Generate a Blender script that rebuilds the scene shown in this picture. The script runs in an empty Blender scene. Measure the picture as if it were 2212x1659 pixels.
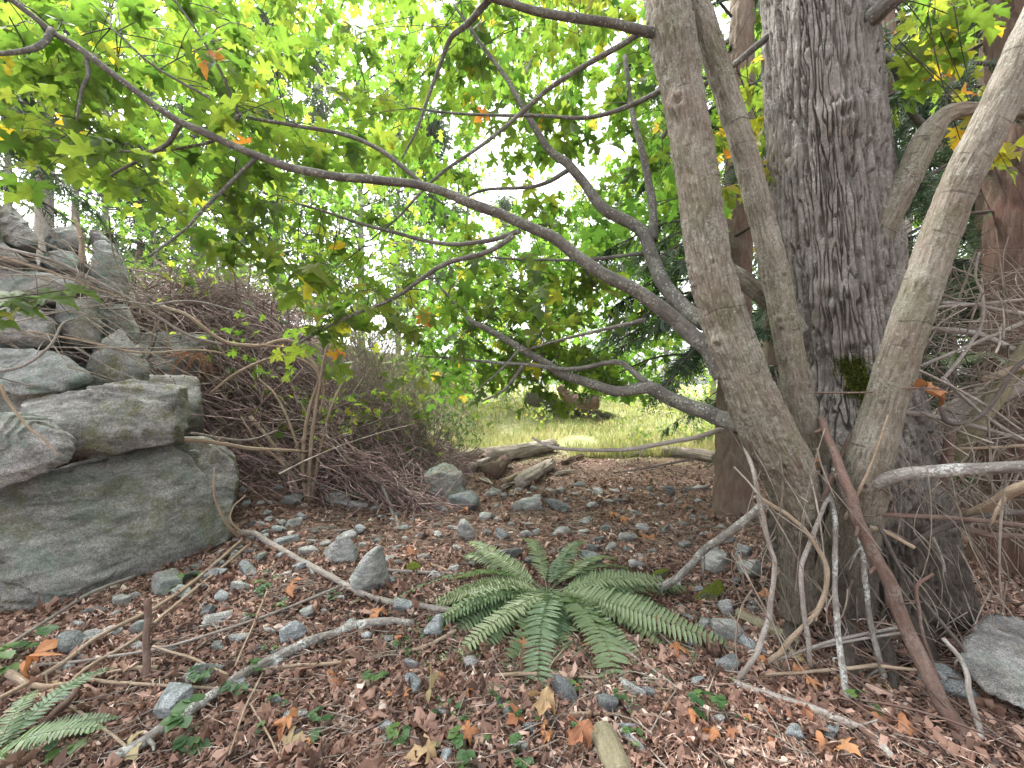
import bpy, bmesh, math, random
import numpy as np
from mathutils import Vector
R = math.radians
rng = np.random.default_rng(11); random.seed(11)
S = bpy.context.scene; COL = S.collection

# ------------------------------------------------------------------ camera, sky, sun, exposure
EYE = 1.5; FPX = 907.0; CX = 1106.0; CY = 829.5
cam_d = bpy.data.cameras.new('camera'); cam = bpy.data.objects.new('camera', cam_d); COL.objects.link(cam)
cam.location = (0, 0, EYE); cam.rotation_euler = (R(90), 0, 0)
cam_d.sensor_width = 36; cam_d.lens = 36 * FPX / 2212; cam_d.clip_start = 0.05; cam_d.clip_end = 900
S.camera = cam
SUN_EL, SUN_AZ = R(58), R(-48)          # azimuth from +Y (ahead), towards +X
W = bpy.data.worlds.new('World'); S.world = W; W.use_nodes = True
wn = W.node_tree; wn.nodes.clear()
wo = wn.nodes.new('ShaderNodeOutputWorld'); wb = wn.nodes.new('ShaderNodeBackground'); wb.inputs[1].default_value = 0.13
sk = wn.nodes.new('ShaderNodeTexSky'); sk.sky_type = 'NISHITA'; sk.sun_disc = False
sk.sun_elevation = SUN_EL; sk.sun_rotation = SUN_AZ; sk.air_density = 1.0; sk.dust_density = 4.0; sk.ozone_density = 1.0
hs = wn.nodes.new('ShaderNodeHueSaturation'); hs.inputs['Saturation'].default_value = 0.12; hs.inputs['Value'].default_value = 1.0
wn.links.new(sk.outputs[0], hs.inputs['Color']); wn.links.new(hs.outputs[0], wb.inputs[0]); wn.links.new(wb.outputs[0], wo.inputs[0])
sun_d = bpy.data.lights.new('sun', 'SUN'); sun_d.energy = 1.5; sun_d.angle = R(12); sun_d.color = (1.0, 0.97, 0.92)
sun = bpy.data.objects.new('sun', sun_d); COL.objects.link(sun)
sd = Vector((math.sin(SUN_AZ) * math.cos(SUN_EL), math.cos(SUN_AZ) * math.cos(SUN_EL), math.sin(SUN_EL)))
sun.rotation_euler = sd.to_track_quat('Z', 'Y').to_euler()
S.view_settings.view_transform = 'Standard'; S.view_settings.look = 'None'
S.view_settings.exposure = 2.52; S.view_settings.gamma = 1.0
cy = S.cycles
cy.max_bounces = 6; cy.diffuse_bounces = 4; cy.glossy_bounces = 1; cy.transmission_bounces = 4; cy.transparent_max_bounces = 6
cy.use_denoising = True; cy.denoising_prefilter = 'NONE'; cy.sample_clamp_indirect = 3.0; cy.sample_clamp_direct = 12.0; cy.use_adaptive_sampling = False
try: cy.denoiser = 'OPENIMAGEDENOISE'
except Exception: pass

# ------------------------------------------------------------------ numpy helpers
def P(x, y, d):                                     # a point d metres ahead, in the layout units of the survey sheet
    return np.array([(x - CX) / FPX * d, d, EYE - (y - CY) / FPX * d])
def _h(i, j, k):
    n = (i.astype(np.int64) * 374761393 + j.astype(np.int64) * 668265263 + k.astype(np.int64) * 2147483647 + 12345) & 0x7fffffff
    n = ((n ^ (n >> 13)) * 1274126177) & 0x7fffffff
    return ((n ^ (n >> 16)) & 0xffffff) / float(0xffffff)
def vnoise(p):
    p = np.asarray(p, float); i = np.floor(p).astype(np.int64); f = p - i; f = f * f * (3 - 2 * f)
    r = 0
    for a in (0, 1):
        for b in (0, 1):
            for c in (0, 1):
                w = (f[:, 0] if a else 1 - f[:, 0]) * (f[:, 1] if b else 1 - f[:, 1]) * (f[:, 2] if c else 1 - f[:, 2])
                r = r + w * _h(i[:, 0] + a, i[:, 1] + b, i[:, 2] + c)
    return r * 2 - 1
def fbm(p, o=4):
    p = np.asarray(p, float); r = 0; a = 1.0; s = 0
    for k in range(o):
        r = r + a * vnoise(p * 2 ** k + k * 17.3); s += a; a *= .5
    return r / s
def worley(p, ids=False):                           # F2 - F1
    p = np.asarray(p, float); i = np.floor(p).astype(np.int64); f1 = np.full(len(p), 9.); f2 = np.full(len(p), 9.); cid = np.zeros(len(p))
    for a in (-1, 0, 1):
        for b in (-1, 0, 1):
            for c in (-1, 0, 1):
                q0, q1, q2 = i[:, 0] + a, i[:, 1] + b, i[:, 2] + c
                d = np.sqrt((q0 + _h(q0, q1, q2) - p[:, 0]) ** 2 + (q1 + _h(q1, q2, q0 + 7) - p[:, 1]) ** 2 + (q2 + _h(q2, q0 + 3, q1) - p[:, 2]) ** 2)
                if ids: cid = np.where(d < f1, _h(q0 + 5, q1 + 9, q2), cid)
                f2 = np.minimum(f2, np.maximum(f1, d)); f1 = np.minimum(f1, d)
    return (f2 - f1, cid) if ids else f2 - f1
def sstep(a, b, x):
    t = np.clip((np.asarray(x, float) - a) / (b - a), 0, 1); return t * t * (3 - 2 * t)
def unit(v):
    v = np.asarray(v, float); return v / (np.linalg.norm(v, axis=-1, keepdims=True) + 1e-9)

# ------------------------------------------------------------------ terrain
MB = np.array([2.05, 2.72])                        # foot of the maple
def height(x, y):
    x = np.asarray(x, float); y = np.asarray(y, float)
    p = np.stack([x, y, x * 0 + 3.1], -1).reshape(-1, 3)
    n = (0.05 * fbm(p * .7, 3) + 0.022 * fbm(p * 3.1, 3)).reshape(x.shape)
    hill = 2.7 * sstep(1.2, 5.4, -x) * sstep(3.9, 6.4, y) + 1.2 * sstep(6, 16, -x) * sstep(3, 8, y)
    m = 0.30 * np.exp(-((x - MB[0]) ** 2 + (y - MB[1]) ** 2) / .42 ** 2) + .1 * np.exp(-((x - 2.6) ** 2 + (y - 3.2) ** 2) / .8 ** 2)
    far = 0.02 * np.clip(y - 9, 0, 60) + .45 * np.exp(-(((x - 2.6) / 3.5) ** 2 + ((y - 16.5) / 2.2) ** 2)) * 1.3
    far = far + .22 * sstep(9, 14, y) * (fbm(p * .45 + 9, 2).reshape(x.shape))
    return n + hill + m + far
def hz(x, y): return float(height(np.array([x]), np.array([y]))[0])
def hit(x, y):                                      # where the sight line through a survey point meets the ground
    lo = None
    ds = np.concatenate([np.arange(1.2, 12, .02), np.arange(12, 60, .2)])
    X = (x - CX) / FPX * ds; Z = EYE - (y - CY) / FPX * ds
    g = height(X, ds); k = np.argmax(Z < g) if np.any(Z < g) else len(ds) - 1
    return np.array([X[k], ds[k], g[k]])

# ------------------------------------------------------------------ mesh helpers
def mesh_np(name, V, Fs, smooth=False, attrs=None):
    V = np.ascontiguousarray(V, dtype=np.float32)
    Fs = [np.asarray(f, dtype=np.int32) for f in (Fs if isinstance(Fs, list) else [Fs]) if len(f)]
    me = bpy.data.meshes.new(name)
    me.vertices.add(len(V)); me.vertices.foreach_set('co', V.ravel())
    loops = np.concatenate([f.ravel() for f in Fs]); tot = np.concatenate([np.full(len(f), f.shape[1], np.int32) for f in Fs])
    me.loops.add(len(loops)); me.loops.foreach_set('vertex_index', loops)
    me.polygons.add(len(tot)); me.polygons.foreach_set('loop_start', np.concatenate([[0], np.cumsum(tot)[:-1]]).astype(np.int32))
    if smooth: me.polygons.foreach_set('use_smooth', np.ones(len(tot), bool))
    for k, a in (attrs or {}).items():
        a = np.ascontiguousarray(a, dtype=np.float32)
        if a.ndim == 1:
            at = me.attributes.new(k, 'FLOAT', 'POINT'); at.data.foreach_set('value', a)
        else:
            at = me.attributes.new(k, 'FLOAT_VECTOR', 'POINT'); at.data.foreach_set('vector', a.ravel())
    me.update(calc_edges=True)
    return me
def link(name, me, mat, parent=None, loc=None):
    o = bpy.data.objects.new(name, me); COL.objects.link(o)
    if mat is not None and me is not None and len(me.materials) == 0: me.materials.append(mat)
    if loc is not None: o.location = loc
    if parent is not None: o.parent = parent
    return o
def build(name, V, F, mat, parent=None, smooth=False, attrs=None, base=None):
    """one mesh object; world-space V; origin moved to `base`"""
    V = np.asarray(V, float)
    off = np.zeros(3) if base is None else np.asarray(base, float)
    po = np.array(parent.location) if parent is not None else np.zeros(3)
    if parent is not None and parent.parent is not None: po = po + np.array(parent.parent.location)
    if base is None: off = po.copy()
    me = mesh_np(name, V - off, F, smooth, attrs)
    return link(name, me, mat, parent, tuple(off - po))
def tag(o, label=None, cat=None, group=None, kind=None):
    if label: o['label'] = label
    if cat: o['category'] = cat
    if group: o['group'] = group
    if kind: o['kind'] = kind
    return o
def thing(name, label, cat, loc, group=None):
    o = bpy.data.objects.new(name, None); COL.objects.link(o); o.location = tuple(loc); o.empty_display_size = .1
    return tag(o, label, cat, group)
class Acc:
    """collects pieces of one mesh"""
    def __init__(s): s.V = []; s.F = {}; s.A = {}; s.n = 0
    def add(s, V, F, **A):
        for f in (F if isinstance(F, list) else [F]):
            f = np.asarray(f)
            if len(f): s.F.setdefault(f.shape[1], []).append(f + s.n)
        s.V.append(V)
        for k, a in A.items():
            a = np.asarray(a, float)
            if a.ndim == 0: a = np.full(len(V), float(a))
            s.A.setdefault(k, []).append(a)
        s.n += len(V)
    def out(s):
        return np.concatenate(s.V), [np.concatenate(f) for f in s.F.values()], {k: np.concatenate(a) for k, a in s.A.items()}
    def build(s, name, mat, parent=None, smooth=False, base=None):
        V, F, A = s.out(); return build(name, V, F, mat, parent, smooth, A, base)
def smooth_path(pts, k=6):
    pts = np.asarray(pts, float)
    if len(pts) < 3:
        t = np.linspace(0, 1, k * max(1, len(pts) - 1) + 1)[:, None]; return pts[0] * (1 - t) + pts[-1] * t
    q = np.concatenate([[2 * pts[0] - pts[1]], pts, [2 * pts[-1] - pts[-2]]]); out = []
    for i in range(1, len(q) - 2):
        for t in np.arange(k) / k:
            out.append(.5 * ((2 * q[i]) + (q[i + 1] - q[i - 1]) * t + (2 * q[i - 1] - 5 * q[i] + 4 * q[i + 1] - q[i + 2]) * t * t + (3 * q[i] - q[i - 1] - 3 * q[i + 1] + q[i + 2]) * t ** 3))
    return np.array(out + [pts[-1]])
def theta(n, warp):
    v = np.arange(n) * 2 * np.pi / n
    return v if not warp else -.6 + v - warp * np.sin(v)      # denser on the side that faces the clearing
def tube(path, rad, n=7, lump=0.0, seed=0, cap=True, warp=0.0):
    path = np.asarray(path, float); K = len(path); rad = np.broadcast_to(np.asarray(rad, float), (K,))
    T = unit(np.gradient(path, axis=0)); up = np.array([0, 0, 1.]) if abs(T[0, 2]) < .9 else np.array([1., 0, 0])
    A = np.zeros((K, 3)); a = unit(np.cross(up, T[0]))
    for i in range(K):
        a = unit(a - T[i] * (a @ T[i])); A[i] = a
    B = np.cross(T, A); th = theta(n, warp)
    c = np.cos(th)[None, :, None]; s_ = np.sin(th)[None, :, None]
    L = np.concatenate([[0], np.cumsum(np.linalg.norm(np.diff(path, axis=0), axis=1))])
    rr = np.repeat(rad[:, None], n, 1)
    bc = np.stack([np.cos(th)[None] * rr, np.sin(th)[None] * rr, np.repeat(L[:, None], n, 1)], -1)
    if lump:
        q = bc.reshape(-1, 3) / (rad.max() + 1e-6) * np.array([.8, .8, .45]) + seed * 7.7
        rr = rr * (1 + lump * fbm(q, 2).reshape(K, n))
    V = (path[:, None] + rr[..., None] * (c * A[:, None] + s_ * B[:, None])).reshape(-1, 3)
    i = np.arange(K - 1)[:, None] * n; j = np.arange(n)[None]
    F = np.stack([i + j, i + (j + 1) % n, i + n + (j + 1) % n, i + n + j], -1).reshape(-1, 4)
    Fs = [F]; bcv = bc.reshape(-1, 3)
    if cap:
        m = len(V); V = np.concatenate([V, path[:1] - T[:1] * rad[0] * .15, path[-1:] + T[-1:] * rad[-1] * .3]); bcv = np.concatenate([bcv, [[0, 0, 0]], [[0, 0, L[-1]]]])
        j = np.arange(n)
        Fs.append(np.concatenate([np.stack([(j + 1) % n, j, np.full(n, m)], -1), np.stack([(K - 1) * n + j, (K - 1) * n + (j + 1) % n, np.full(n, m + 1)], -1)]))
    return V, Fs, bcv
def tubes(paths, rads, n=4):
    """many open tubes at once: paths (N,K,3), rads (N,K)"""
    P_ = np.asarray(paths, float); N_, K, _ = P_.shape; rads = np.broadcast_to(np.asarray(rads, float), (N_, K))
    T = unit(np.gradient(P_, axis=1)); A = np.cross(T, np.array([.31, .17, .93])); A = unit(A); B = np.cross(T, A)
    th = np.arange(n) * 2 * np.pi / n; off = np.cos(th)[:, None] * A[:, :, None] + np.sin(th)[:, None] * B[:, :, None]
    V = (P_[:, :, None] + off * rads[:, :, None, None]).reshape(-1, 3)
    i = np.arange(K - 1)[:, None] * n; j = np.arange(n)[None]
    F = np.stack([i + j, i + (j + 1) % n, i + n + (j + 1) % n, i + n + j], -1).reshape(-1, 4)
    return V, [(F[None] + (np.arange(N_) * K * n)[:, None, None]).reshape(-1, 4)]
def curves(a, m, b, K=5):
    """N three-point arcs sampled K times"""
    t = np.linspace(0, 1, K)[None, :, None]; c = 2 * m - (a + b) / 2
    return (1 - t) ** 2 * a[:, None] + 2 * t * (1 - t) * c[:, None] + t * t * b[:, None]
def frames(tip, nor):
    y = unit(tip); z = unit(nor - y * np.sum(nor * y, -1, keepdims=True)); x = np.cross(y, z)
    return np.stack([x, y, z], -1)                 # columns
def inst(TV, TF, pos, M, sc):
    n = len(pos); k = len(TV); sc = np.asarray(sc, float)
    sc = sc[:, None] if sc.ndim == 1 else sc
    L = TV[None] * sc[:, None, :] if sc.shape[1] == 3 else TV[None] * sc[:, None]
    V = np.einsum('nij,nkj->nki', M, L) + pos[:, None]
    F = [(np.asarray(f)[None] + (np.arange(n) * k)[:, None, None]).reshape(-1, np.asarray(f).shape[1]) for f in (TF if isinstance(TF, list) else [TF])]
    return V.reshape(-1, 3), F
def rdir(n, up=0.0):
    v = rng.normal(size=(n, 3)); v = unit(v); v[:, 2] += up; return unit(v)

# ------------------------------------------------------------------ materials
def newmat(name):
    m = bpy.data.materials.new(name); m.use_nodes = True; t = m.node_tree; t.nodes.clear()
    return m, t
class N:
    def __init__(s, t): s.t = t
    def n(s, ty, **kw):
        x = s.t.nodes.new(ty)
        for k, v in kw.items(): setattr(x, k, v)
        return x
    def l(s, a, b): s.t.links.new(a, b)
    def pos(s): return s.n('ShaderNodeNewGeometry').outputs['Position']
    def attr(s, k, vec=False): return s.n('ShaderNodeAttribute', attribute_name=k).outputs['Vector' if vec else 'Fac']
    def mapp(s, v, sc=(1, 1, 1), rot=(0, 0, 0)):
        x = s.n('ShaderNodeMapping'); s.l(v, x.inputs[0]); x.inputs['Scale'].default_value = sc; x.inputs['Rotation'].default_value = rot; return x.outputs[0]
    def noise(s, v, sc, det=5, rough=.6, dist=0):
        x = s.n('ShaderNodeTexNoise'); s.l(v, x.inputs['Vector']); x.inputs['Scale'].default_value = sc; x.inputs['Detail'].default_value = det
        x.inputs['Roughness'].default_value = rough; x.inputs['Distortion'].default_value = dist; return x.outputs['Fac']
    def vor(s, v, sc, feat='F1', rnd=1):
        x = s.n('ShaderNodeTexVoronoi', feature=feat); s.l(v, x.inputs['Vector']); x.inputs['Scale'].default_value = sc; x.inputs['Randomness'].default_value = rnd; return x.outputs['Distance']
    def ramp(s, f, stops):
        x = s.n('ShaderNodeValToRGB'); s.l(f, x.inputs[0]); e = x.color_ramp.elements
        while len(e) > 1: e.remove(e[-1])
        for i, (p, c) in enumerate(stops):
            c = (c, c, c) if isinstance(c, (int, float)) else c
            if i == 0: e[0].position = p; e[0].color = (*c, 1)
            else: q = e.new(p); q.color = (*c, 1)
        return x.outputs[0]
    def mix(s, f, a, b, mode='MIX'):
        x = s.n('ShaderNodeMix', data_type='RGBA', blend_type=mode)
        for k, v in ((0, f), (6, a), (7, b)):
            if isinstance(v, (int, float)): x.inputs[k].default_value = v
            elif isinstance(v, tuple): x.inputs[k].default_value = (*v, 1)
            else: s.l(v, x.inputs[k])
        return x.outputs[2]
    def math(s, op, a, b=0):
        x = s.n('ShaderNodeMath', operation=op)
        for k, v in ((0, a), (1, b)):
            if isinstance(v, (int, float)): x.inputs[k].default_value = v
            else: s.l(v, x.inputs[k])
        return x.outputs[0]
    def bump(s, h, st=.5, dist=.01, nrm=None):
        x = s.n('ShaderNodeBump'); s.l(h, x.inputs['Height']); x.inputs['Strength'].default_value = st; x.inputs['Distance'].default_value = dist
        if nrm is not None: s.l(nrm, x.inputs['Normal'])
        return x.outputs[0]
    def out(s, sh):
        o = s.n('ShaderNodeOutputMaterial'); s.l(sh, o.inputs[0])
    def princ(s, col, rough=.8, nrm=None, spec=.25):
        b = s.n('ShaderNodeBsdfPrincipled')
        if isinstance(col, tuple): b.inputs['Base Color'].default_value = (*col, 1)
        else: s.l(col, b.inputs['Base Color'])
        if isinstance(rough, (int, float)): b.inputs['Roughness'].default_value = rough
        else: s.l(rough, b.inputs['Roughness'])
        b.inputs['Specular IOR Level'].default_value = spec
        if nrm is not None: s.l(nrm, b.inputs['Normal'])
        return b.outputs[0]

def m_rock(name, tint=(1, 1, 1), lichen=.5, olive=.3, fol=(0, 0, .3), val=1.0, scale=1.0):
    m, t = newmat(name); g = N(t); p = g.pos()
    ps = g.mapp(p, (2.2 * scale, 2.2 * scale, 6 * scale), (fol[0], fol[1] + .3, fol[2]))
    band = g.noise(ps, 2.2, 8, .65, .4)
    fine = g.noise(p, 60 * scale, 6, .75)
    speck = g.noise(p, 260, 2, .5)
    c = g.ramp(band, [(.28, tuple(.09 * val * k for k in tint)), (.45, tuple(.19 * val * k for k in tint)), (.58, tuple(.29 * val * k for k in tint)), (.75, tuple(.40 * val * k for k in tint))])
    c = g.mix(.75, c, g.ramp(fine, [(.32, .16), (.68, .86)]), 'OVERLAY')
    c = g.mix(.5, c, g.ramp(speck, [(.38, .12), (.5, .5), (.62, .92)]), 'OVERLAY')
    l1 = g.math('MULTIPLY', g.ramp(g.noise(p, 2.6 * scale, 5, .7), [(.50, 0.), (.58, 1.)]), g.ramp(g.noise(p, 38, 4, .7), [(.34, 0.), (.52, 1.)]))
    c = g.mix(g.math('MULTIPLY', l1, lichen), c, g.mix(fine, (.12, .19, .15), (.26, .37, .31)))
    px = g.mapp(p, (1, 1, 1), (.5, .3, 1.2))
    l2 = g.math('MULTIPLY', g.ramp(g.noise(px, 3.1 * scale, 5, .7), [(.51, 0.), (.60, 1.)]), g.ramp(g.noise(px, 30, 4, .7), [(.34, 0.), (.52, 1.)]))
    c = g.mix(g.math('MULTIPLY', l2, olive), c, g.mix(fine, (.06, .06, .016), (.20, .19, .07)))
    h = g.math('ADD', g.math('MULTIPLY', band, 1.2), g.math('MULTIPLY', fine, .55))
    nb = g.bump(h, .85, .022)
    grit = g.noise(g.mapp(p, (1, 1, 2.2), (.2, .5, .1)), 26, 8, .8, .6); nb = g.bump(grit, .7, .02, nb)
    g.out(g.princ(c, .85, nb, .2)); return m
def m_bark(name, stops, bump=.6, lich=.3, lc=(.33, .36, .32), red=0.0, zsc=.18, sc=24, dots=0.0, use_bc=True, moss=0.0, furrow=False, soil=0.0, scars=0.0):
    m, t = newmat(name); g = N(t); p = g.pos(); b = g.attr('bc', True) if use_bc else p
    bs = g.mapp(b, (1, 1, zsc)); f = g.noise(bs, sc, 7, .7, .3); big = g.noise(p, 3.3, 4, .6)
    c = g.ramp(g.math('ADD', g.math('MULTIPLY', f, .65), g.math('MULTIPLY', big, .35)), stops)
    fine = g.noise(p, 130, 4, .7); c = g.mix(.4, c, g.ramp(fine, [(.3, .2), (.7, .82)]), 'OVERLAY')
    lm = g.math('MULTIPLY', g.ramp(g.noise(p, 7, 5, .7), [(.48, 0.), (.60, 1.)]), g.ramp(g.noise(p, 75, 3, .7), [(.46, 0.), (.54, 1.)]))
    c = g.mix(g.math('MULTIPLY', lm, lich), c, lc)
    if dots:
        dm = g.ramp(g.vor(g.mapp(p, (1, 1, 1)), 42, 'F1'), [(.16, 1.), (.30, 0.)]); dm = g.math('MULTIPLY', dm, g.ramp(g.noise(p, 11, 2), [(.42, 0.), (.52, 1.)]))
        c = g.mix(g.math('MULTIPLY', dm, dots), c, (.44, .45, .42))
    if red:
        rm = g.ramp(g.noise(p, 2.3, 4, .65), [(.47, 0.), (.60, 1.)]); c = g.mix(g.math('MULTIPLY', rm, red), c, (.17, .085, .07))
    if moss:
        mm = g.math('MULTIPLY', g.ramp(g.noise(p, 3.7, 5, .7), [(.50, 0.), (.58, 1.)]), g.ramp(g.noise(p, 50, 3, .7), [(.38, 0.), (.52, 1.)]))
        c = g.mix(g.math('MULTIPLY', mm, moss), c, (.07, .085, .018))
    if scars:                                      # narrow dark leaf-scar lines across the stem
        sz = g.n('ShaderNodeSeparateXYZ'); g.l(b, sz.inputs[0]); w1 = g.math('ADD', sz.outputs[2], g.math('MULTIPLY', g.noise(p, 5, 2), .07))
        vv = g.n('ShaderNodeTexVoronoi', voronoi_dimensions='1D', feature='DISTANCE_TO_EDGE'); g.l(w1, vv.inputs['W']); vv.inputs['Scale'].default_value = 5.5
        lm2 = g.math('MULTIPLY', g.ramp(vv.outputs['Distance'], [(0, 1.), (.018, 1.), (.03, 0.)]), g.ramp(g.noise(p, 6, 2), [(.50, 0.), (.58, 1.)]))
        kn = g.ramp(g.vor(p, 7.5, 'F1'), [(.07, 1.), (.12, 0.)]); lm2 = g.math('MAXIMUM', lm2, kn)
        c = g.mix(g.math('MULTIPLY', lm2, scars), c, (.035, .028, .022))
    h = g.math('ADD', f, g.math('MULTIPLY', fine, .35)); nb = g.bump(h, bump, .012)
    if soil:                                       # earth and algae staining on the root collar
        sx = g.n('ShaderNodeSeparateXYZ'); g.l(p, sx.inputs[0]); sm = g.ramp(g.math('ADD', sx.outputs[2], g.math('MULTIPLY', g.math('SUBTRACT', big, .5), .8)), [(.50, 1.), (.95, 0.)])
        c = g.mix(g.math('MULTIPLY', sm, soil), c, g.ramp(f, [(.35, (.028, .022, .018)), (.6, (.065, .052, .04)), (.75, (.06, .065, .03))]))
    if furrow:
        wv = g.n('ShaderNodeVectorMath', operation='ADD'); nv = g.n('ShaderNodeTexNoise'); g.l(bs, nv.inputs['Vector']); nv.inputs['Scale'].default_value = 9; sc_ = g.n('ShaderNodeVectorMath', operation='SCALE'); g.l(nv.outputs['Color'], sc_.inputs[0]); sc_.inputs['Scale'].default_value = .05
        g.l(g.mapp(b, (1, 1, .10)), wv.inputs[0]); g.l(sc_.outputs[0], wv.inputs[1])
        e = g.vor(wv.outputs[0], 36, 'DISTANCE_TO_EDGE'); nb = g.bump(g.ramp(e, [(0, 0.), (.22, 1.)]), .8, .02, nb)
    g.out(g.princ(c, .9, nb, .15)); return m
def m_leaf(name, stops, trans=.5, tmul=(1.9, 2.1, 1.2), rough=.5, spec=.3, objrand=False):
    m, t = newmat(name); g = N(t); r = g.attr('rnd'); p = g.pos()
    r2 = g.math('ADD', r, g.math('MULTIPLY', g.math('SUBTRACT', g.noise(p, 14, 3), .5), .10))
    c = g.ramp(r2, stops); c = g.mix(.30, c, g.ramp(g.noise(p, 45, 3, .6), [(.3, .3), (.7, .72)]), 'OVERLAY')
    pr = g.princ(c, rough, None, spec)
    tr = g.n('ShaderNodeBsdfTranslucent'); tc = g.mix(1.0, c, tmul, 'MULTIPLY'); g.l(tc, tr.inputs[0])
    mx = g.n('ShaderNodeMixShader'); mx.inputs[0].default_value = trans; g.l(pr, mx.inputs[1]); g.l(tr.outputs[0], mx.inputs[2]); g.out(mx.outputs[0]); return m
def m_plain(name, stops, sc=20, rough=.85, bump=.4):
    m, t = newmat(name); g = N(t); p = g.pos(); f = g.noise(p, sc, 6, .7)
    g.out(g.princ(g.ramp(f, stops), rough, g.bump(f, bump, .01), .15)); return m

GREEN = [(0, (.04, .072, .016)), (.30, (.072, .112, .022)), (.55, (.112, .145, .028)), (.78, (.17, .17, .034)), (.90, (.30, .25, .03)), (.955, (.40, .22, .03)), (.985, (.36, .12, .03))]
M = {}
M['leaf'] = m_leaf('maple_leaf_green', GREEN, .60, (2.2, 2.6, 1.45))
M['leaf_far'] = m_leaf('maple_leaf_far', [(0, (.045, .085, .022)), (.35, (.080, .140, .03)), (.65, (.125, .17, .034)), (.88, (.20, .19, .04)), (.96, (.33, .20, .05))], .64, (2.55, 2.9, 1.6))
M['fern'] = m_leaf('fern_green', [(0, (.09, .15, .075)), (.5, (.16, .23, .12)), (1, (.26, .31, .17))], .3, (1.4, 1.6, 1.0), .38, .5)
M['fern_brown'] = m_leaf('fern_dead', [(0, (.10, .05, .025)), (1, (.24, .12, .06))], .3, (1.4, 1.2, 1.0), .8, .1)
M['herb'] = m_leaf('herb_green', [(0, (.035, .085, .03)), (.6, (.065, .135, .045)), (1, (.11, .18, .05))], .35, (1.5, 1.7, 1.0), .45, .4)
M['needle'] = m_leaf('conifer_needles', [(0, (.016, .034, .018)), (.5, (.028, .058, .026)), (.85, (.05, .085, .03)), (1, (.12, .09, .03))], .25, (1.6, 1.8, 1.0), .6, .25)
M['needle_pale'] = m_leaf('pine_needles', [(0, (.04, .075, .04)), (.5, (.075, .12, .06)), (1, (.13, .16, .07))], .35, (1.7, 1.7, 1.2), .6, .25)
M['bush'] = m_leaf('bush_leaves', [(0, (.06, .11, .03)), (.5, (.13, .19, .05)), (.85, (.24, .25, .08)), (1, (.34, .27, .09))], .5, (2.4, 2.4, 1.4))
M['grass'] = m_leaf('dry_grass', [(0, (.13, .19, .06)), (.4, (.24, .28, .11)), (.7, (.38, .37, .20)), (1, (.50, .44, .28))], .45, (1.6, 1.5, 1.2), .6, .2)
M['litter'] = m_leaf('leaf_litter', [(0, (.045, .027, .020)), (.25, (.125, .072, .053)), (.5, (.245, .143, .105)), (.72, (.37, .235, .178)), (.88, (.50, .36, .29)), (1, (.63, .52, .44))], .12, (1.3, 1.1, 1.0), .62, .35)
M['fallen'] = m_leaf('fallen_maple_leaf', [(0, (.18, .085, .06)), (.3, (.30, .135, .07)), (.55, (.40, .19, .085)), (.75, (.40, .27, .15)), (1, (.34, .30, .16))], .22, (1.4, 1.2, 1.0), .6, .3)
M['rock'] = m_rock('grey_gneiss', (1.04, 1, .95), .4, .5, (0, 0, .3), .85)
M['rock_green'] = m_rock('green_lichened_rock', (.94, 1.0, .96), .85, .25, (.3, .1, .6))
M['rock_olive'] = m_rock('olive_stained_rock', (1.03, 1.0, .94), .2, .8, (.1, .35, .3), 1.0)
M['rock_dark'] = m_rock('dark_rock', (1.02, 1, .95), .35, .5, (.5, .2, .1), 1.0)
M['rock_pale'] = m_rock('pale_rock', (1.03, 1.0, .96), .4, .25, (.1, .1, .3), .95)
M['stone'] = m_rock('loose_stone', (1.0, 1, .97), .3, .25, (.4, .7, .2), 1.5, 2.5)
M['stone_blue'] = m_rock('blue_grey_stone', (.92, .99, 1.02), .25, .15, (.9, .2, .2), 1.45, 2.5)
M['stone_dark'] = m_rock('dark_stone', (.93, .98, 1.0), .2, .2, (.2, .9, .2), .85, 2.5)
def m_mossy():
    m, t = newmat('mossy_stone'); g = N(t); p = g.pos(); nz = g.n('ShaderNodeSeparateXYZ'); g.l(g.n('ShaderNodeNewGeometry').outputs['Normal'], nz.inputs[0])
    k = g.math('ADD', nz.outputs[2], g.math('MULTIPLY', g.math('SUBTRACT', g.noise(p, 14, 4, .7), .5), 1.6)); k = g.ramp(k, [(.05, 0.), (.25, 1.)])
    f = g.noise(p, 140, 4, .7); mc = g.ramp(f, [(.3, (.05, .065, .01)), (.5, (.13, .16, .025)), (.7, (.24, .26, .05))])
    rc = g.ramp(g.noise(p, 25, 6, .7), [(.3, .08), (.7, .25)])
    g.out(g.princ(g.mix(k, rc, mc), .95, g.bump(f, 1.0, .02), .1)); return m
M['moss_stone'] = m_mossy()
M['moss'] = m_leaf('moss', [(0, (.03, .04, .006)), (.5, (.075, .095, .014)), (1, (.14, .16, .03))], .25, (1.3, 1.3, 1), .9, .1)
GB = [(.25, (.055, .05, .046)), (.45, (.125, .115, .105)), (.6, (.20, .185, .17)), (.78, (.30, .285, .265))]
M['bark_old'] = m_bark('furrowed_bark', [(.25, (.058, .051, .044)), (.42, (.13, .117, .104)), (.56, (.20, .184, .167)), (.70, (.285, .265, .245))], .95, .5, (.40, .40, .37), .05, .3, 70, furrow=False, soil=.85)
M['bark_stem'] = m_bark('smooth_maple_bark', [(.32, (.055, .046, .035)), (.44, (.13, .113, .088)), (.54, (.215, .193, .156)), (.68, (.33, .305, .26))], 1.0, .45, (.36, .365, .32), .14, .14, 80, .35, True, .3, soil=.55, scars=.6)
M['bark_limb'] = m_bark('dark_limb_bark', [(.25, (.04, .038, .034)), (.48, (.095, .09, .08)), (.62, (.155, .148, .132)), (.8, (.24, .23, .21))], .6, .55, (.26, .28, .23), .05, .4, 45, .5)
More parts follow.
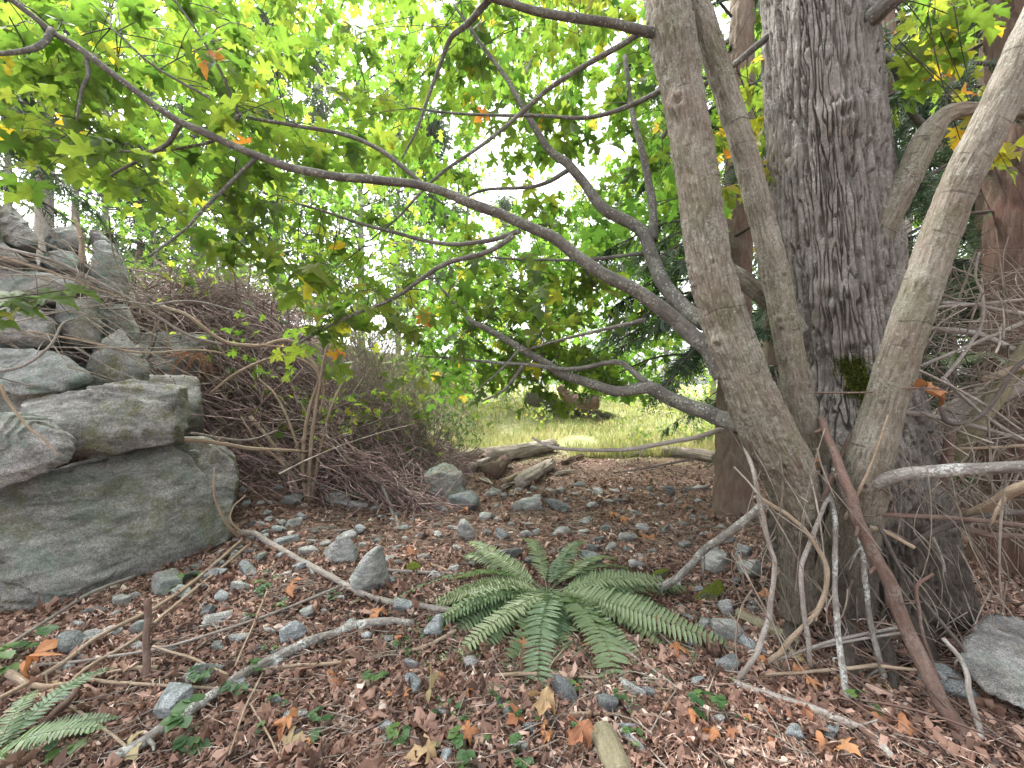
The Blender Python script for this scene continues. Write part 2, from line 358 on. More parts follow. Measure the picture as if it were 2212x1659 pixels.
M['bark_fir'] = m_bark('conifer_bark', [(.25, (.07, .052, .04)), (.45, (.17, .13, .10)), (.62, (.26, .205, .16)), (.8, (.36, .30, .25))], 1.0, .3, (.25, .27, .23), .35, .25, 26)
M['bark_red'] = m_bark('red_conifer_bark', [(.25, (.04, .027, .022)), (.45, (.105, .068, .054)), (.62, (.17, .115, .092)), (.8, (.25, .185, .155))], 1.0, .15, (.25, .25, .2), .4, .25, 26)
M['bark_pale'] = m_bark('pale_trunk_bark', [(.25, (.14, .12, .11)), (.5, (.26, .235, .22)), (.75, (.38, .35, .33))], .8, .2, (.4, .4, .38), 0, .3, 20)
M['stick_tan'] = m_bark('tan_stick', [(.25, (.13, .09, .06)), (.45, (.24, .18, .125)), (.6, (.34, .27, .20)), (.8, (.46, .38, .30))], .5, .2, (.45, .44, .40), 0, .12, 90)
M['stick_grey'] = m_bark('grey_stick', [(.25, (.10, .085, .075)), (.45, (.20, .175, .155)), (.6, (.29, .26, .235)), (.8, (.40, .37, .34))], .5, .4, (.46, .46, .43), 0, .15, 80, .3)
M['stick_lichen'] = m_bark('lichen_stick', [(.25, (.06, .05, .045)), (.45, (.15, .135, .12)), (.6, (.25, .235, .215)), (.8, (.36, .35, .33))], .6, .85, (.50, .52, .49), 0, .3, 60, .4)
M['stick_brown'] = m_bark('brown_stick', [(.25, (.055, .035, .028)), (.45, (.115, .078, .062)), (.6, (.17, .12, .10)), (.8, (.25, .185, .16))], .6, .25, (.3, .3, .28), .3, .2, 60)
M['stick_dark'] = m_bark('dark_stick', [(.25, (.03, .025, .023)), (.45, (.07, .058, .052)), (.6, (.11, .092, .083)), (.8, (.17, .15, .135))], .5, .2, (.25, .26, .22), 0, .2, 60)
M['log'] = m_bark('weathered_log', [(.30, (.08, .058, .045)), (.45, (.24, .195, .165)), (.57, (.38, .33, .29)), (.72, (.52, .48, .44))], 1.0, .2, (.5, .5, .46), 0, .06, 30)
M['log_moss'] = m_bark('mossy_log', [(.25, (.09, .08, .05)), (.5, (.19, .17, .11)), (.75, (.30, .28, .20))], .8, .2, (.3, .3, .2), 0, .1, 40, 0, True, .9)
M['brush'] = m_plain('dead_brush', [(.25, (.05, .030, .028)), (.40, (.13, .084, .078)), (.52, (.25, .172, .162)), (.66, (.46, .36, .34))], 9)
M['brush_grey'] = m_plain('grey_twigs', [(.3, (.10, .085, .07)), (.5, (.20, .17, .14)), (.7, (.33, .29, .25))], 9)
M['dark_twig'] = m_plain('dark_twigs', [(.3, (.03, .026, .024)), (.5, (.06, .053, .048)), (.7, (.11, .10, .09))], 9)  # even dark tone of fine twigs and far branches
def m_ground():
    m, t = newmat('forest_floor'); g = N(t); p = g.pos()
    v = g.n('ShaderNodeTexVoronoi'); g.l(p, v.inputs['Vector']); v.inputs['Scale'].default_value = 26
    w = g.n('ShaderNodeSeparateXYZ'); g.l(v.outputs['Color'], w.inputs[0])
    c = g.ramp(w.outputs[0], [(0, (.05, .034, .027)), (.4, (.12, .076, .06)), (.75, (.20, .13, .10)), (1, (.30, .21, .165))])
    c = g.mix(.5, c, g.ramp(g.noise(p, 80, 5, .7), [(.3, .2), (.7, .8)]), 'OVERLAY')
    big = g.ramp(g.noise(p, 1.6, 4, .6), [(.45, 0.), (.65, 1.)]); c = g.mix(g.math('MULTIPLY', big, .35), c, (.13, .095, .07))
    sx = g.n('ShaderNodeSeparateXYZ'); g.l(p, sx.inputs[0])
    far = g.math('ADD', sx.outputs[1], g.math('MULTIPLY', g.math('SUBTRACT', g.noise(p, .8, 4), .5), 5.0)); far = g.ramp(g.math('MULTIPLY', far, .05), [(.40, 0.), (.50, 1.)])
    gr = g.ramp(g.noise(p, 2.4, 6, .7), [(.3, (.15, .18, .07)), (.5, (.28, .29, .13)), (.7, (.42, .38, .22))])
    c = g.mix(far, c, gr)
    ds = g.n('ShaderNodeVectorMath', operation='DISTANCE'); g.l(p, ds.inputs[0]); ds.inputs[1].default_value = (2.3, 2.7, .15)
    soil = g.ramp(g.math('ADD', ds.outputs['Value'], g.math('MULTIPLY', g.math('SUBTRACT', g.noise(p, 3, 4), .5), .9)), [(.60, 1.), (1.05, 0.)]); c = g.mix(g.math('MULTIPLY', soil, .9), c, g.ramp(g.noise(p, 30, 5, .7), [(.35, (.022, .016, .012)), (.65, (.055, .042, .032))]))  # dark bare earth, plus the shade at the maple foot painted into it
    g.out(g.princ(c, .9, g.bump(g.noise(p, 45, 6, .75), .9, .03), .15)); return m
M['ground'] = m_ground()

# ------------------------------------------------------------------ ground
def make_ground():
    n = 300; s = np.linspace(-1, 1, n); a = .95 * np.sinh(6.3 * s)
    X, Y = np.meshgrid(a, a + 2.6, indexing='xy'); Z = height(X, Y)
    V = np.stack([X, Y, Z], -1).reshape(-1, 3)
    i = np.arange(n - 1)[:, None] * n; j = np.arange(n - 1)[None]
    F = np.stack([i + j, i + j + 1, i + n + j + 1, i + n + j], -1).reshape(-1, 4)
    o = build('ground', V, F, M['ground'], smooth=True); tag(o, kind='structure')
make_ground()

# ------------------------------------------------------------------ leaf templates
HALF = [(.03, .0), (.20, -.08), (.36, -.06), (.30, .06), (.24, .13), (.42, .17), (.62, .30), (.50, .35), (.50, .44), (.38, .41), (.16, .36), (.20, .54), (.31, .70), (.20, .71), (.12, .84)]
def maple_template(half, curl=.28, fold=.16, wave=0.0, seed=0):
    pts = [(0, .03)] + half + [(0, 1.0)] + [(-x, y) for x, y in reversed(half)]
    c = np.array([[0, .28]]); o = np.array(pts, float)
    mid = c + (o - c) * .5
    V2 = np.concatenate([c, mid, o]); r2 = (V2[:, 0] ** 2 + (V2[:, 1] - .28) ** 2)
    z = -curl * r2 + fold * np.abs(V2[:, 0]) - fold * .1
    if wave:
        z = z + wave * fbm(np.stack([V2[:, 0] * 2.6, V2[:, 1] * 2.6, V2[:, 0] * 0 + seed * 3.3], -1), 2)
    V = np.stack([V2[:, 0], V2[:, 1], z], -1); k = len(o); j = np.arange(k); jn = (j + 1) % k
    F3 = np.stack([np.zeros(k, int), 1 + j, 1 + jn], -1); F4 = np.stack([1 + j, 1 + k + j, 1 + k + jn, 1 + jn], -1)
    return V, [F3, F4]
SIMPLE = [(.12, -.04), (.32, -.02), (.22, .14), (.60, .30), (.34, .40), (.16, .38), (.28, .68), (.10, .80)]
LEAF_HI = [maple_template(HALF, .30, .20, .22, 1), maple_template(HALF, .60, .05, .25, 2), maple_template(HALF, .15, .42, .22, 3)]
def simple_template(curl):
    pts = [(0, .03)] + SIMPLE + [(0, 1.0)] + [(-x, y) for x, y in reversed(SIMPLE)]
    o = np.array(pts, float); V2 = np.concatenate([[[0, .28]], o]); z = -curl * (V2[:, 0] ** 2 + (V2[:, 1] - .28) ** 2) + .12 * abs(V2[:, 0]); k = len(o); j = np.arange(k)
    return np.stack([V2[:, 0], V2[:, 1], z], -1), [np.stack([np.zeros(k, int), 1 + j, 1 + (j + 1) % k], -1)]
LEAF_LO = [simple_template(.25), simple_template(.5)]
NEEDLE = (np.array([[0, 0, 0], [.5, .35, .03], [0, 1, -.08], [-.5, .35, .03]], float), [np.array([[0, 1, 2, 3]])])

# ------------------------------------------------------------------ rocks
def ico(sub):
    bm = bmesh.new(); bmesh.ops.create_icosphere(bm, subdivisions=sub, radius=1)
    V = np.array([v.co[:] for v in bm.verts]); F = np.array([[v.index for v in f.verts] for f in bm.faces]); bm.free(); return unit(V), F
ICO = {k: ico(k) for k in (3, 4, 5, 6, 7)}
def polytope(planes_n, planes_h, sub, soft=26):
    D, F = ICO[sub]; c = (D @ planes_n.T) / planes_h[None]; c = np.maximum(c, 1e-3)
    cm = c.max(1); return D, F, 1.0 / (cm * np.sum((c / cm[:, None]) ** soft, 1) ** (1 / soft))
def boulder(name, label, poly, mat, thick, depth=None, sub=5, rough=.035, dtop=.25, seed=1, group=None):
    """convex block behind a surveyed face; depth: function of (x) or number"""
    fr = []; ys = [y for _, y in poly]; y0, y1 = min(ys), max(ys)
    for x, y in poly:
        d = depth(x) if callable(depth) else depth
        fr.append(P(x, y, d + dtop * (y1 - y) / (y1 - y0 + 1e-6)))
    fr = np.array(fr); c = fr.mean(0); g = unit(np.array([c[0], c[1], 0.])); back = c + (fr - c) * .86 + g * thick
    bulge = c + (fr - c) * .55 - g * .10 * thick
    pts = np.concatenate([fr, back, bulge]); c = pts.mean(0)
    bm = bmesh.new()
    for p in pts: bm.verts.new(p - c)
    bmesh.ops.convex_hull(bm, input=bm.verts); bm.normal_update()
    pn = []; ph = []
    for f in bm.faces:
        if f.calc_area() < 1e-5: continue
        n = np.array(f.normal[:]); h = n @ np.array(f.verts[0].co[:])
        if h < 0: n, h = -n, -h
        pn.append(n); ph.append(max(h, .02))
    bm.free(); pn = np.array(pn); ph = np.array(ph)
    rc = np.random.default_rng(seed + 40); cn = unit(rc.normal(size=(9, 3)) + np.array([0, -.5, .2])); sup = np.array([(pts - c).dot(v).max() for v in cn]); pn = np.concatenate([pn, cn]); ph = np.concatenate([ph, sup * rc.uniform(.80, .95, 9)])
    D, F, r = polytope(pn, ph, sub, 260); V = D * r[:, None]; size = np.linalg.norm(np.ptp(V, axis=0)) / 1.7
    q = V + c + seed * 5.3
    lay = fbm(q @ np.array([[.95, .2, 0], [-.2, .95, .25], [.1, -.25, .95]]) * np.array([1.2, 1.2, 6.0]) / max(size, .4), 4)
    step = np.abs(fbm(q * 2.2 / max(size, .4), 3)) 
    disp = rough * size * (.6 * lay + .5 * (fbm(q * 3.1 / max(size, .4), 5)) - .4 * step) + .010 * size * fbm(q * 14, 4)
    wq = q * 1.9 / max(size, .4); wq = wq + .35 * np.stack([fbm(wq * 1.3, 2), fbm(wq * 1.3 + 7, 2), fbm(wq * 1.3 + 15, 2)], -1)
    e, cid = worley(wq * np.array([1, 1, 1.7]), True); disp = disp + size * .012 * (cid - .5) * sstep(0, .3, e)
    tn = (fbm(q @ np.array([[.9, .3, .1], [-.3, .9, .3], [.1, -.3, .9]]) * np.array([1.0, 1.0, 2.6]) / max(size, .4) + 4, 5) + .5) * 6; tf = tn - np.floor(tn); disp = disp + size * .026 * (np.floor(tn) + sstep(.78, .98, tf) - 3)
    V = V + unit(V) * disp[:, None] + c
    base = np.array([c[0], c[1], V[:, 2].min()])
    o = build(name, V, F, mat, smooth=True, base=base); tag(o, label, 'boulder', group); return o
def stone_mesh(w, dp, h, sub=4, seed=0, angular=1.0, rough=.05):
    r_ = np.random.default_rng(seed); k = int(r_.integers(9, 15)); n = unit(r_.normal(size=(k, 3))); hh = r_.uniform(.55, 1.0, k)
    n = np.concatenate([n, [[0, 0, 1], [0, 0, -1], [1, 0, 0], [-1, 0, 0], [0, -1, 0], [0, 1, 0]]]); hh = np.concatenate([hh, r_.uniform(.8, 1.3, 6)])
    D, F, r = polytope(n, hh, sub, 34 if angular > .5 else 9); V = D * r[:, None]
    V = V * (1 + rough * fbm(V * 2.3 + seed, 4) + .02 * fbm(V * 9 + seed, 2))[:, None]
    V = V / np.abs(V).max(0) * np.array([w / 2, dp / 2, h / 2])
    a = r_.uniform(-.9, .9); c, s = math.cos(a), math.sin(a); V = V @ np.array([[c, s, 0], [-s, c, 0], [0, 0, 1]])
    t = r_.uniform(-.4, .4); c, s = math.cos(t), math.sin(t); V = V @ np.array([[c, 0, s], [0, 1, 0], [-s, 0, c]])
    return V, F
def stone(label, x, yb, w, h, mat='stone', sub=4, seed=None, name='stone', group=None, angular=1.0, cat='stone'):
    p = hit(x, yb); d = p[1]; ww = w / FPX * d; hh = max(.42 * h, (h - min(.8 * w, 1.1 * h) * .4)) / FPX * d / .68; seed = int(x * 7 + yb) if seed is None else seed
    V, F = stone_mesh(ww * 1.08, min(ww * .9, 1.1 * hh), hh, sub, seed, angular)
    c = np.array([p[0], p[1] + ww * .36, hz(p[0], p[1] + ww * .3) + hh * .5 - hh * .24]); V = V + c
    o = build(name, V, F, M[mat], smooth=True, base=(c[0], c[1], V[:, 2].min())); tag(o, label, cat, group); return o

D1 = lambda x: 2.62 + (x + 40) / 540 * 1.25
big = [
 ('huge dark grey boulder at lower left with olive stains, its foot on the ground', [(-70, 1062), (-60, 1385), (60, 1352), (250, 1272), (400, 1217), (493, 1172), (470, 1085), (436, 1028), (345, 968), (160, 1006), (0, 1055)], 'rock_dark', 1.2, D1, 7, .3, .030),
 ('grey boulder with olive right face tucked behind the huge lower boulder', [(330, 950), (450, 955), (508, 1000), (520, 1040), (508, 1105), (482, 1150), (400, 1150)], 'rock_olive', .9, 3.95, 6, .15, .03),
 ('long pale grey block with olive streaked hollow, lying on the huge lower boulder', [(22, 872), (130, 836), (290, 827), (403, 838), (413, 905), (398, 958), (250, 986), (165, 992), (25, 955)], 'rock_olive', 1.0, lambda x: 3.0 + x / 400 * .55, 6, .2, .034),
 ('rounded pale boulder with mint lichen at left edge, below the long block', [(-60, 915), (50, 905), (115, 914), (166, 962), (155, 1000), (60, 1040), (-60, 1065)], 'rock_pale', .75, 2.75, 6, .1, .02),
 ('green lichened boulder at left edge resting above the long pale block', [(-70, 745), (70, 735), (140, 765), (212, 822), (205, 842), (30, 860), (-70, 850)], 'rock_green', 1.0, 3.5, 6, .25, .03),
 ('olive brown boulder between the green boulder and the brush slope', [(195, 752), (262, 712), (318, 788), (322, 815), (300, 840), (215, 836), (190, 800)], 'rock_olive', .9, 4.0, 6, .2, .03),
 ('grey slab leaning in the middle of the boulder pile under crossing canes', [(125, 655), (200, 640), (215, 700), (222, 745), (150, 752), (120, 700)], 'rock', .8, 4.1, 5, .15, .03),
 ('blocky grey boulder beside the brush in the upper pile', [(208, 668), (275, 652), (302, 712), (300, 735), (225, 735)], 'rock_dark', .7, 4.5, 5, .2, .03),
 ('tall narrow pale boulder standing at the right edge of the upper pile', [(205, 527), (240, 526), (272, 588), (276, 640), (222, 650), (210, 590)], 'rock_green', .7, 4.8, 5, .15, .03),
 ('whitish stone on top of the tall narrow boulder', [(186, 488), (222, 488), (250, 526), (240, 534), (200, 530)], 'rock_pale', .5, 4.95, 5, .1, .03),
 ('flat topped grey boulder at the crest of the pile beneath the pale trunk', [(92, 490), (163, 482), (190, 505), (180, 545), (127, 552), (92, 530)], 'rock', .8, 4.9, 5, .2, .03),
 ('topmost dark boulder overhanging the crest at left edge', [(-60, 440), (22, 440), (52, 462), (90, 508), (95, 540), (60, 545), (-10, 520), (-60, 505)], 'rock_dark', .9, 4.4, 6, .25, .035),
 ('pale tilted slab at left edge just under the topmost dark boulder', [(-50, 505), (5, 508), (35, 532), (70, 568), (40, 575), (-50, 560)], 'rock_pale', .7, 4.25, 5, .2, .025),
 ('blue green stone below the flat topped crest boulder', [(85, 535), (130, 530), (176, 552), (172, 580), (110, 588), (82, 565)], 'rock_green', .6, 4.65, 5, .15, .03),
 ('wide grey slab under the dead canes at left, halfway up the pile', [(-60, 572), (60, 578), (150, 592), (205, 620), (120, 655), (-60, 650)], 'rock', .9, 4.15, 5, .3, .03),
 ('low brown grey boulder wedged above the green lichened boulder', [(-60, 668), (60, 660), (125, 690), (135, 745), (60, 750), (-60, 740)], 'rock_dark', .9, 3.85, 5, .2, .035),
 ('greyish boulder with green tinge under the brush behind the thin shrub stems', [(598, 982), (675, 980), (732, 1006), (686, 1060), (615, 1050)], 'rock_olive', .7, 5.35, 5, .15, .03),
 ('dark slanting slab half buried in the brush beside the shrub stems', [(690, 880), (770, 920), (800, 985), (760, 1010), (700, 960)], 'rock_dark', .6, 5.8, 5, .15, .03),
 ('dark boulder deep in the brush hollow behind the olive faced boulder', [(540, 985), (600, 1000), (620, 1040), (590, 1075), (530, 1060)], 'rock_dark', .6, 5.3, 5, .15, .03),
 ('broad speckled boulder in mid clearing in front of the dead logs', [(905, 1030), (960, 1006), (1000, 1022), (1020, 1060), (1010, 1095), (925, 1092), (900, 1062)], 'rock', .55, 5.1, 5, .12, .03),
 ('pale striped slab at the right edge beside the maple foot', [(2070, 1395), (2110, 1374), (2180, 1388), (2290, 1420), (2310, 1560), (2230, 1545), (2120, 1500)], 'rock_pale', .5, 1.74, 6, .30, .02),
]
for k, (lab, poly, mt, th, dp, sub, dt, rg) in enumerate(big):
    boulder('boulder', lab, poly, M[mt], th, dp, sub, rg, dt, k + 1)
# hidden-behind fill of the pile, partly visible between the front boulders
fillp = [(-20, 800, 4.9), (120, 640, 5.4), (250, 830, 5.2), (330, 900, 5.0), (40, 620, 5.4), (170, 880, 4.6), (380, 800, 5.7), (300, 930, 4.9)]
for k, (x, y, d) in enumerate(fillp):
    c = P(x, y, d); V, F = stone_mesh(1.5, 1.2, 1.2, 5, 50 + k); V = V + c
    tag(build('boulder', V, F, M['rock_dark'], smooth=True, base=(c[0], c[1], V[:, 2].min())), 'shadowed boulder at the back of the left pile, seen only through gaps', 'boulder', 'shadowed back boulders')

stones = [
 ('tall pale angular stone standing left of the big fern', 783, 1286, 88, 98, 'stone', 5), ('grey stone leaning behind the tall pale angular stone', 724, 1218, 78, 68, 'stone', 5),
 ('round light stone under the long fallen branch, left of the fern', 870, 1328, 45, 36, 'stone_blue', 4), ('blue grey stone between fallen branch end and fern tips', 938, 1386, 48, 52, 'stone_blue', 4),
 ('small pale blue stone left of the lowest left fern tip', 887, 1452, 42, 28, 'stone_blue', 4), ('small rounded stone between the two front left fern fronds', 1017, 1445, 27, 26, 'stone', 4),
 ('veined grey stone in the litter below the lichen spotted branch end', 890, 1498, 52, 46, 'stone_blue', 4), ('flat dark blue stone in front of the fern, under a thin stick', 1230, 1526, 74, 48, 'stone_dark', 4),
 ('dark slate blue stone in front of the fern, right of the flat one', 1311, 1543, 48, 50, 'stone_dark', 4), ('white veined stone standing in the litter behind the fern', 1006, 1168, 42, 50, 'stone', 4),
 ('small grey stone behind the right fern fronds', 1312, 1149, 25, 20, 'stone_dark', 4), ('low grey green stone behind the fern, toward the fir', 1359, 1171, 44, 26, 'stone', 4),
 ('rough pale stone directly behind the fern top', 1213, 1161, 40, 30, 'stone', 4), ('small white stone beside a moss cushion left of the fern', 913, 1213, 28, 20, 'rock_pale', 4),
 ('small moss covered stone left of the fern', 887, 1238, 35, 30, 'moss_stone', 4), ('moss covered stone at the foot of the leaning lichen pole', 1430, 1259, 50, 28, 'moss_stone', 4),
 ('pale stone at the bottom edge below the yellow leaf', 965, 1657, 32, 36, 'stone_blue', 4), ('pale speckled stone at the bottom near the mossy log', 1363, 1598, 44, 27, 'stone_blue', 4),
 ('dark grey stone under the right fern fronds', 1393, 1347, 47, 34, 'stone_dark', 4), ('small grey stone under the thick end of the lichen spotted branch', 842, 1394, 26, 20, 'stone', 4),
 ('large pale grey block at the foot of the huge boulder', 326, 1290, 90, 60, 'rock_pale', 5), ('small squarish stone at the foot of the huge boulder', 247, 1318, 48, 34, 'stone', 4),
 ('flat dull stone beneath the huge boulder, farthest left of the foot stones', 188, 1334, 40, 24, 'stone_dark', 4), ('rough white stone right of the large pale block', 376, 1304, 58, 32, 'stone', 4),
 ('pale stone beside a green seedling at the right end of the huge boulder', 452, 1254, 46, 38, 'stone_blue', 4), ('flat layered dark stone right of the seedling', 515, 1254, 72, 32, 'stone_dark', 4),
 ('pale rounded stone below the flat layered dark stone', 515, 1285, 52, 28, 'stone', 4), ('mottled white stone under the forked branch tip', 545, 1221, 64, 27, 'rock_pale', 4),
 ('flat blue grey stone behind the forked branch', 613, 1180, 62, 29, 'stone_blue', 4), ('pale greenish stone above the long fallen branch', 650, 1207, 54, 26, 'stone', 4),
 ('small dark green stone in litter below the boulder foot', 440, 1331, 28, 25, 'stone_dark', 4), ('angular blue grey stone in the twiggy lower left corner', 345, 1568, 72, 68, 'stone_blue', 5),
 ('broken grey stone behind sprouts above the lichen spotted branch', 405, 1493, 78, 62, 'stone', 4), ('sharp white broken stone left of the lichen spotted branch bend', 620, 1396, 52, 56, 'stone_blue', 4),
 ('small pale stone above the sharp white broken one', 658, 1340, 32, 30, 'stone', 4), ('squared speckled stone below the lichen spotted branch', 623, 1574, 56, 29, 'stone', 4),
 ('jumbled pale stone at the foot of the huge boulder near the upright stick', 283, 1382, 62, 40, 'rock_pale', 4),
 ('triangular pale stone behind the leaning lichen pole', 1565, 1238, 62, 62, 'stone', 4), ('rounded pale blue stone behind the triangular one', 1612, 1211, 54, 42, 'stone_blue', 4), ('grey block close to the maple, right of the triangular stone', 1638, 1248, 49, 44, 'stone', 4),
 ('large moss topped stone between the fern and the maple', 1553, 1308, 78, 46, 'moss_stone', 5), ('upright narrow stone in front of the moss topped stone', 1578, 1340, 29, 42, 'stone', 4),
 ('tall grey stone at the end of the split yellow log', 1573, 1398, 62, 70, 'stone', 4), ('small pale stone left of the tall grey stone by the split log', 1527, 1368, 37, 30, 'stone', 4), ('white and grey stone under the split yellow log', 1637, 1418, 52, 37, 'stone_blue', 4), ('small crumpled white stone by the maple foot', 1628, 1330, 29, 27, 'rock_pale', 4),
 ('large pale blue stone at lower right beside the striped slab', 2095, 1523, 102, 84, 'stone_blue', 5), ('speckled blue stone at lower right under thin twigs', 1730, 1614, 45, 42, 'stone_blue', 4), ('smooth dark stone at lower right under the grey branch', 1807, 1615, 54, 32, 'stone_dark', 4),
 ('dark stone in front of the broad speckled boulder', 1005, 1108, 64, 54, 'stone_dark', 4), ('pale green stone right of the broad speckled boulder', 1060, 1074, 42, 24, 'stone', 4), ('wide grey stone below the weathered log', 1140, 1108, 68, 40, 'stone', 4), ('dark blocky stone right of the wide grey stone below the log', 1203, 1106, 58, 34, 'stone_dark', 4),
 ('small pale stone at the meadow edge right of the log', 1250, 1053, 34, 16, 'rock_pale', 4), ('grey stone by the small ferns left of the speckled boulder', 860, 1087, 30, 40, 'stone', 4), ('flat pale blue stone below the speckled boulder', 948, 1107, 37, 20, 'stone_blue', 4), ('long flat pale stone left of the speckled boulder', 765, 1105, 60, 20, 'stone', 4), ('small dark pointed stone near the fir foot', 1450, 1072, 19, 25, 'stone_dark', 4), ('rounded grey stone right of the shrub stems', 717, 1092, 58, 38, 'stone', 4), ('grey stone at the foot of the shrub stems', 620, 1098, 44, 32, 'stone_dark', 4), ('pale stone at the meadow edge beside the fir trunk', 1520, 1060, 34, 18, 'rock_pale', 4),
]
for lab, x, yb, w, h, mt, sub in stones: stone(lab, x, yb, w, h, mt, sub)
k = 0; taken = [(x, y, w) for _, x, y, w, *_ in stones]
while k < 290:
    x = rng.uniform(420, 1640); y = 1060 + 580 * rng.random() ** 1.9
    foot = rng.random() < .3
    if foot: x = rng.uniform(120, 640); y = np.interp(x, [120, 480, 640], [1375, 1195, 1120]) + abs(rng.normal()) * 55
    if 980 < x < 1450 and 1180 < y < 1470: continue
    w = rng.uniform(13, 30) * rng.uniform(.85, 1.5) * (.55 + (y - 1000) / 620)
    if foot: w *= 1.4
    elif rng.random() < .35: x = rng.uniform(640, 1480); y = rng.uniform(1062, 1250); w *= 1.35
    if y > 1330 and rng.random() < .55: continue
    if any(abs(x - a) < (w + c) * .38 and abs(y - b) < (w + c) * .28 for a, b, c in taken): continue
    taken.append((x, y, w)); k += 1
    stone('small loose grey stone lying in the leaf litter of the clearing', x, y, w, w * rng.uniform(.5, .8), ['stone', 'stone_blue', 'stone_dark', 'stone'][k % 4], 3, 900 + k, group='small loose stones')

# ------------------------------------------------------------------ sticks
def px_path(pts, d=None, lift=.012):
    out = []
    for i, q in enumerate(pts):
        if len(q) == 3: out.append(P(*q))
        elif d is None: h = hit(q[0], q[1]); out.append(h + np.array([0, 0, lift]))
        else: out.append(P(q[0], q[1], d if not isinstance(d, (list, tuple)) else d[i]))
    return np.array(out)
def stick(label, pts, w0, w1, mat, d=None, name='stick', cat='stick', lift=.012, n=8, k=6, lump=.22, parent=None, group=None, wob=1.0):
    pa = px_path(pts, d, lift); sm = smooth_path(pa, k); K = len(sm); t = np.linspace(0, 1, K)
    dd = sm[:, 1]; r = (w0 * (1 - t) + w1 * t) / 2 / FPX * dd
    amp = .42 * r.mean() * wob
    sm = sm + amp * np.stack([vnoise(np.stack([t * K * .3 + s, t * 0 + pts[0][0] * .37, t * 0], -1)) for s in (0, 31, 77)], -1)
    V, F, bc = tube(sm, r, n, lump, pts[0][0] * .01)
    A = Acc(); A.add(V, F, bc=bc); rs = np.random.default_rng(int(pts[0][0] * 3 + pts[0][1]) % 99991 + 7); Lt = np.linalg.norm(np.diff(sm, axis=0), axis=1).sum()
    for q in range(int(min(7, Lt * 4)) if parent is None else 2):      # snapped side twigs and buds
        i = int(rs.integers(1, K - 1)); ax = unit(sm[i] - sm[i - 1]); sd_v = unit(np.cross(ax, rs.normal(size=3))); e_ = rs.uniform(.015, .16) * (1 if rs.random() < .5 else .3); d_ = unit(ax * rs.uniform(.2, 1.2) + sd_v)
        r0 = r[i] * rs.uniform(.35, .6); pa2 = smooth_path(np.array([sm[i], sm[i] + d_ * (r[i] + e_ * .5) + rs.normal(size=3) * .006, sm[i] + d_ * (r[i] + e_) + ax * e_ * .15]), 2); V2, F2, b2 = tube(pa2, np.linspace(r0, r0 * .45, len(pa2)), 5, .1, q); A.add(V2, F2, bc=b2)
    V, F, at_ = A.out(); bc = at_['bc']
    o = build(name, V, F, M[mat], parent, True, {'bc': bc}, None if parent is not None else tuple(sm[0]))
    if parent is None: tag(o, label, cat, group)
    return o

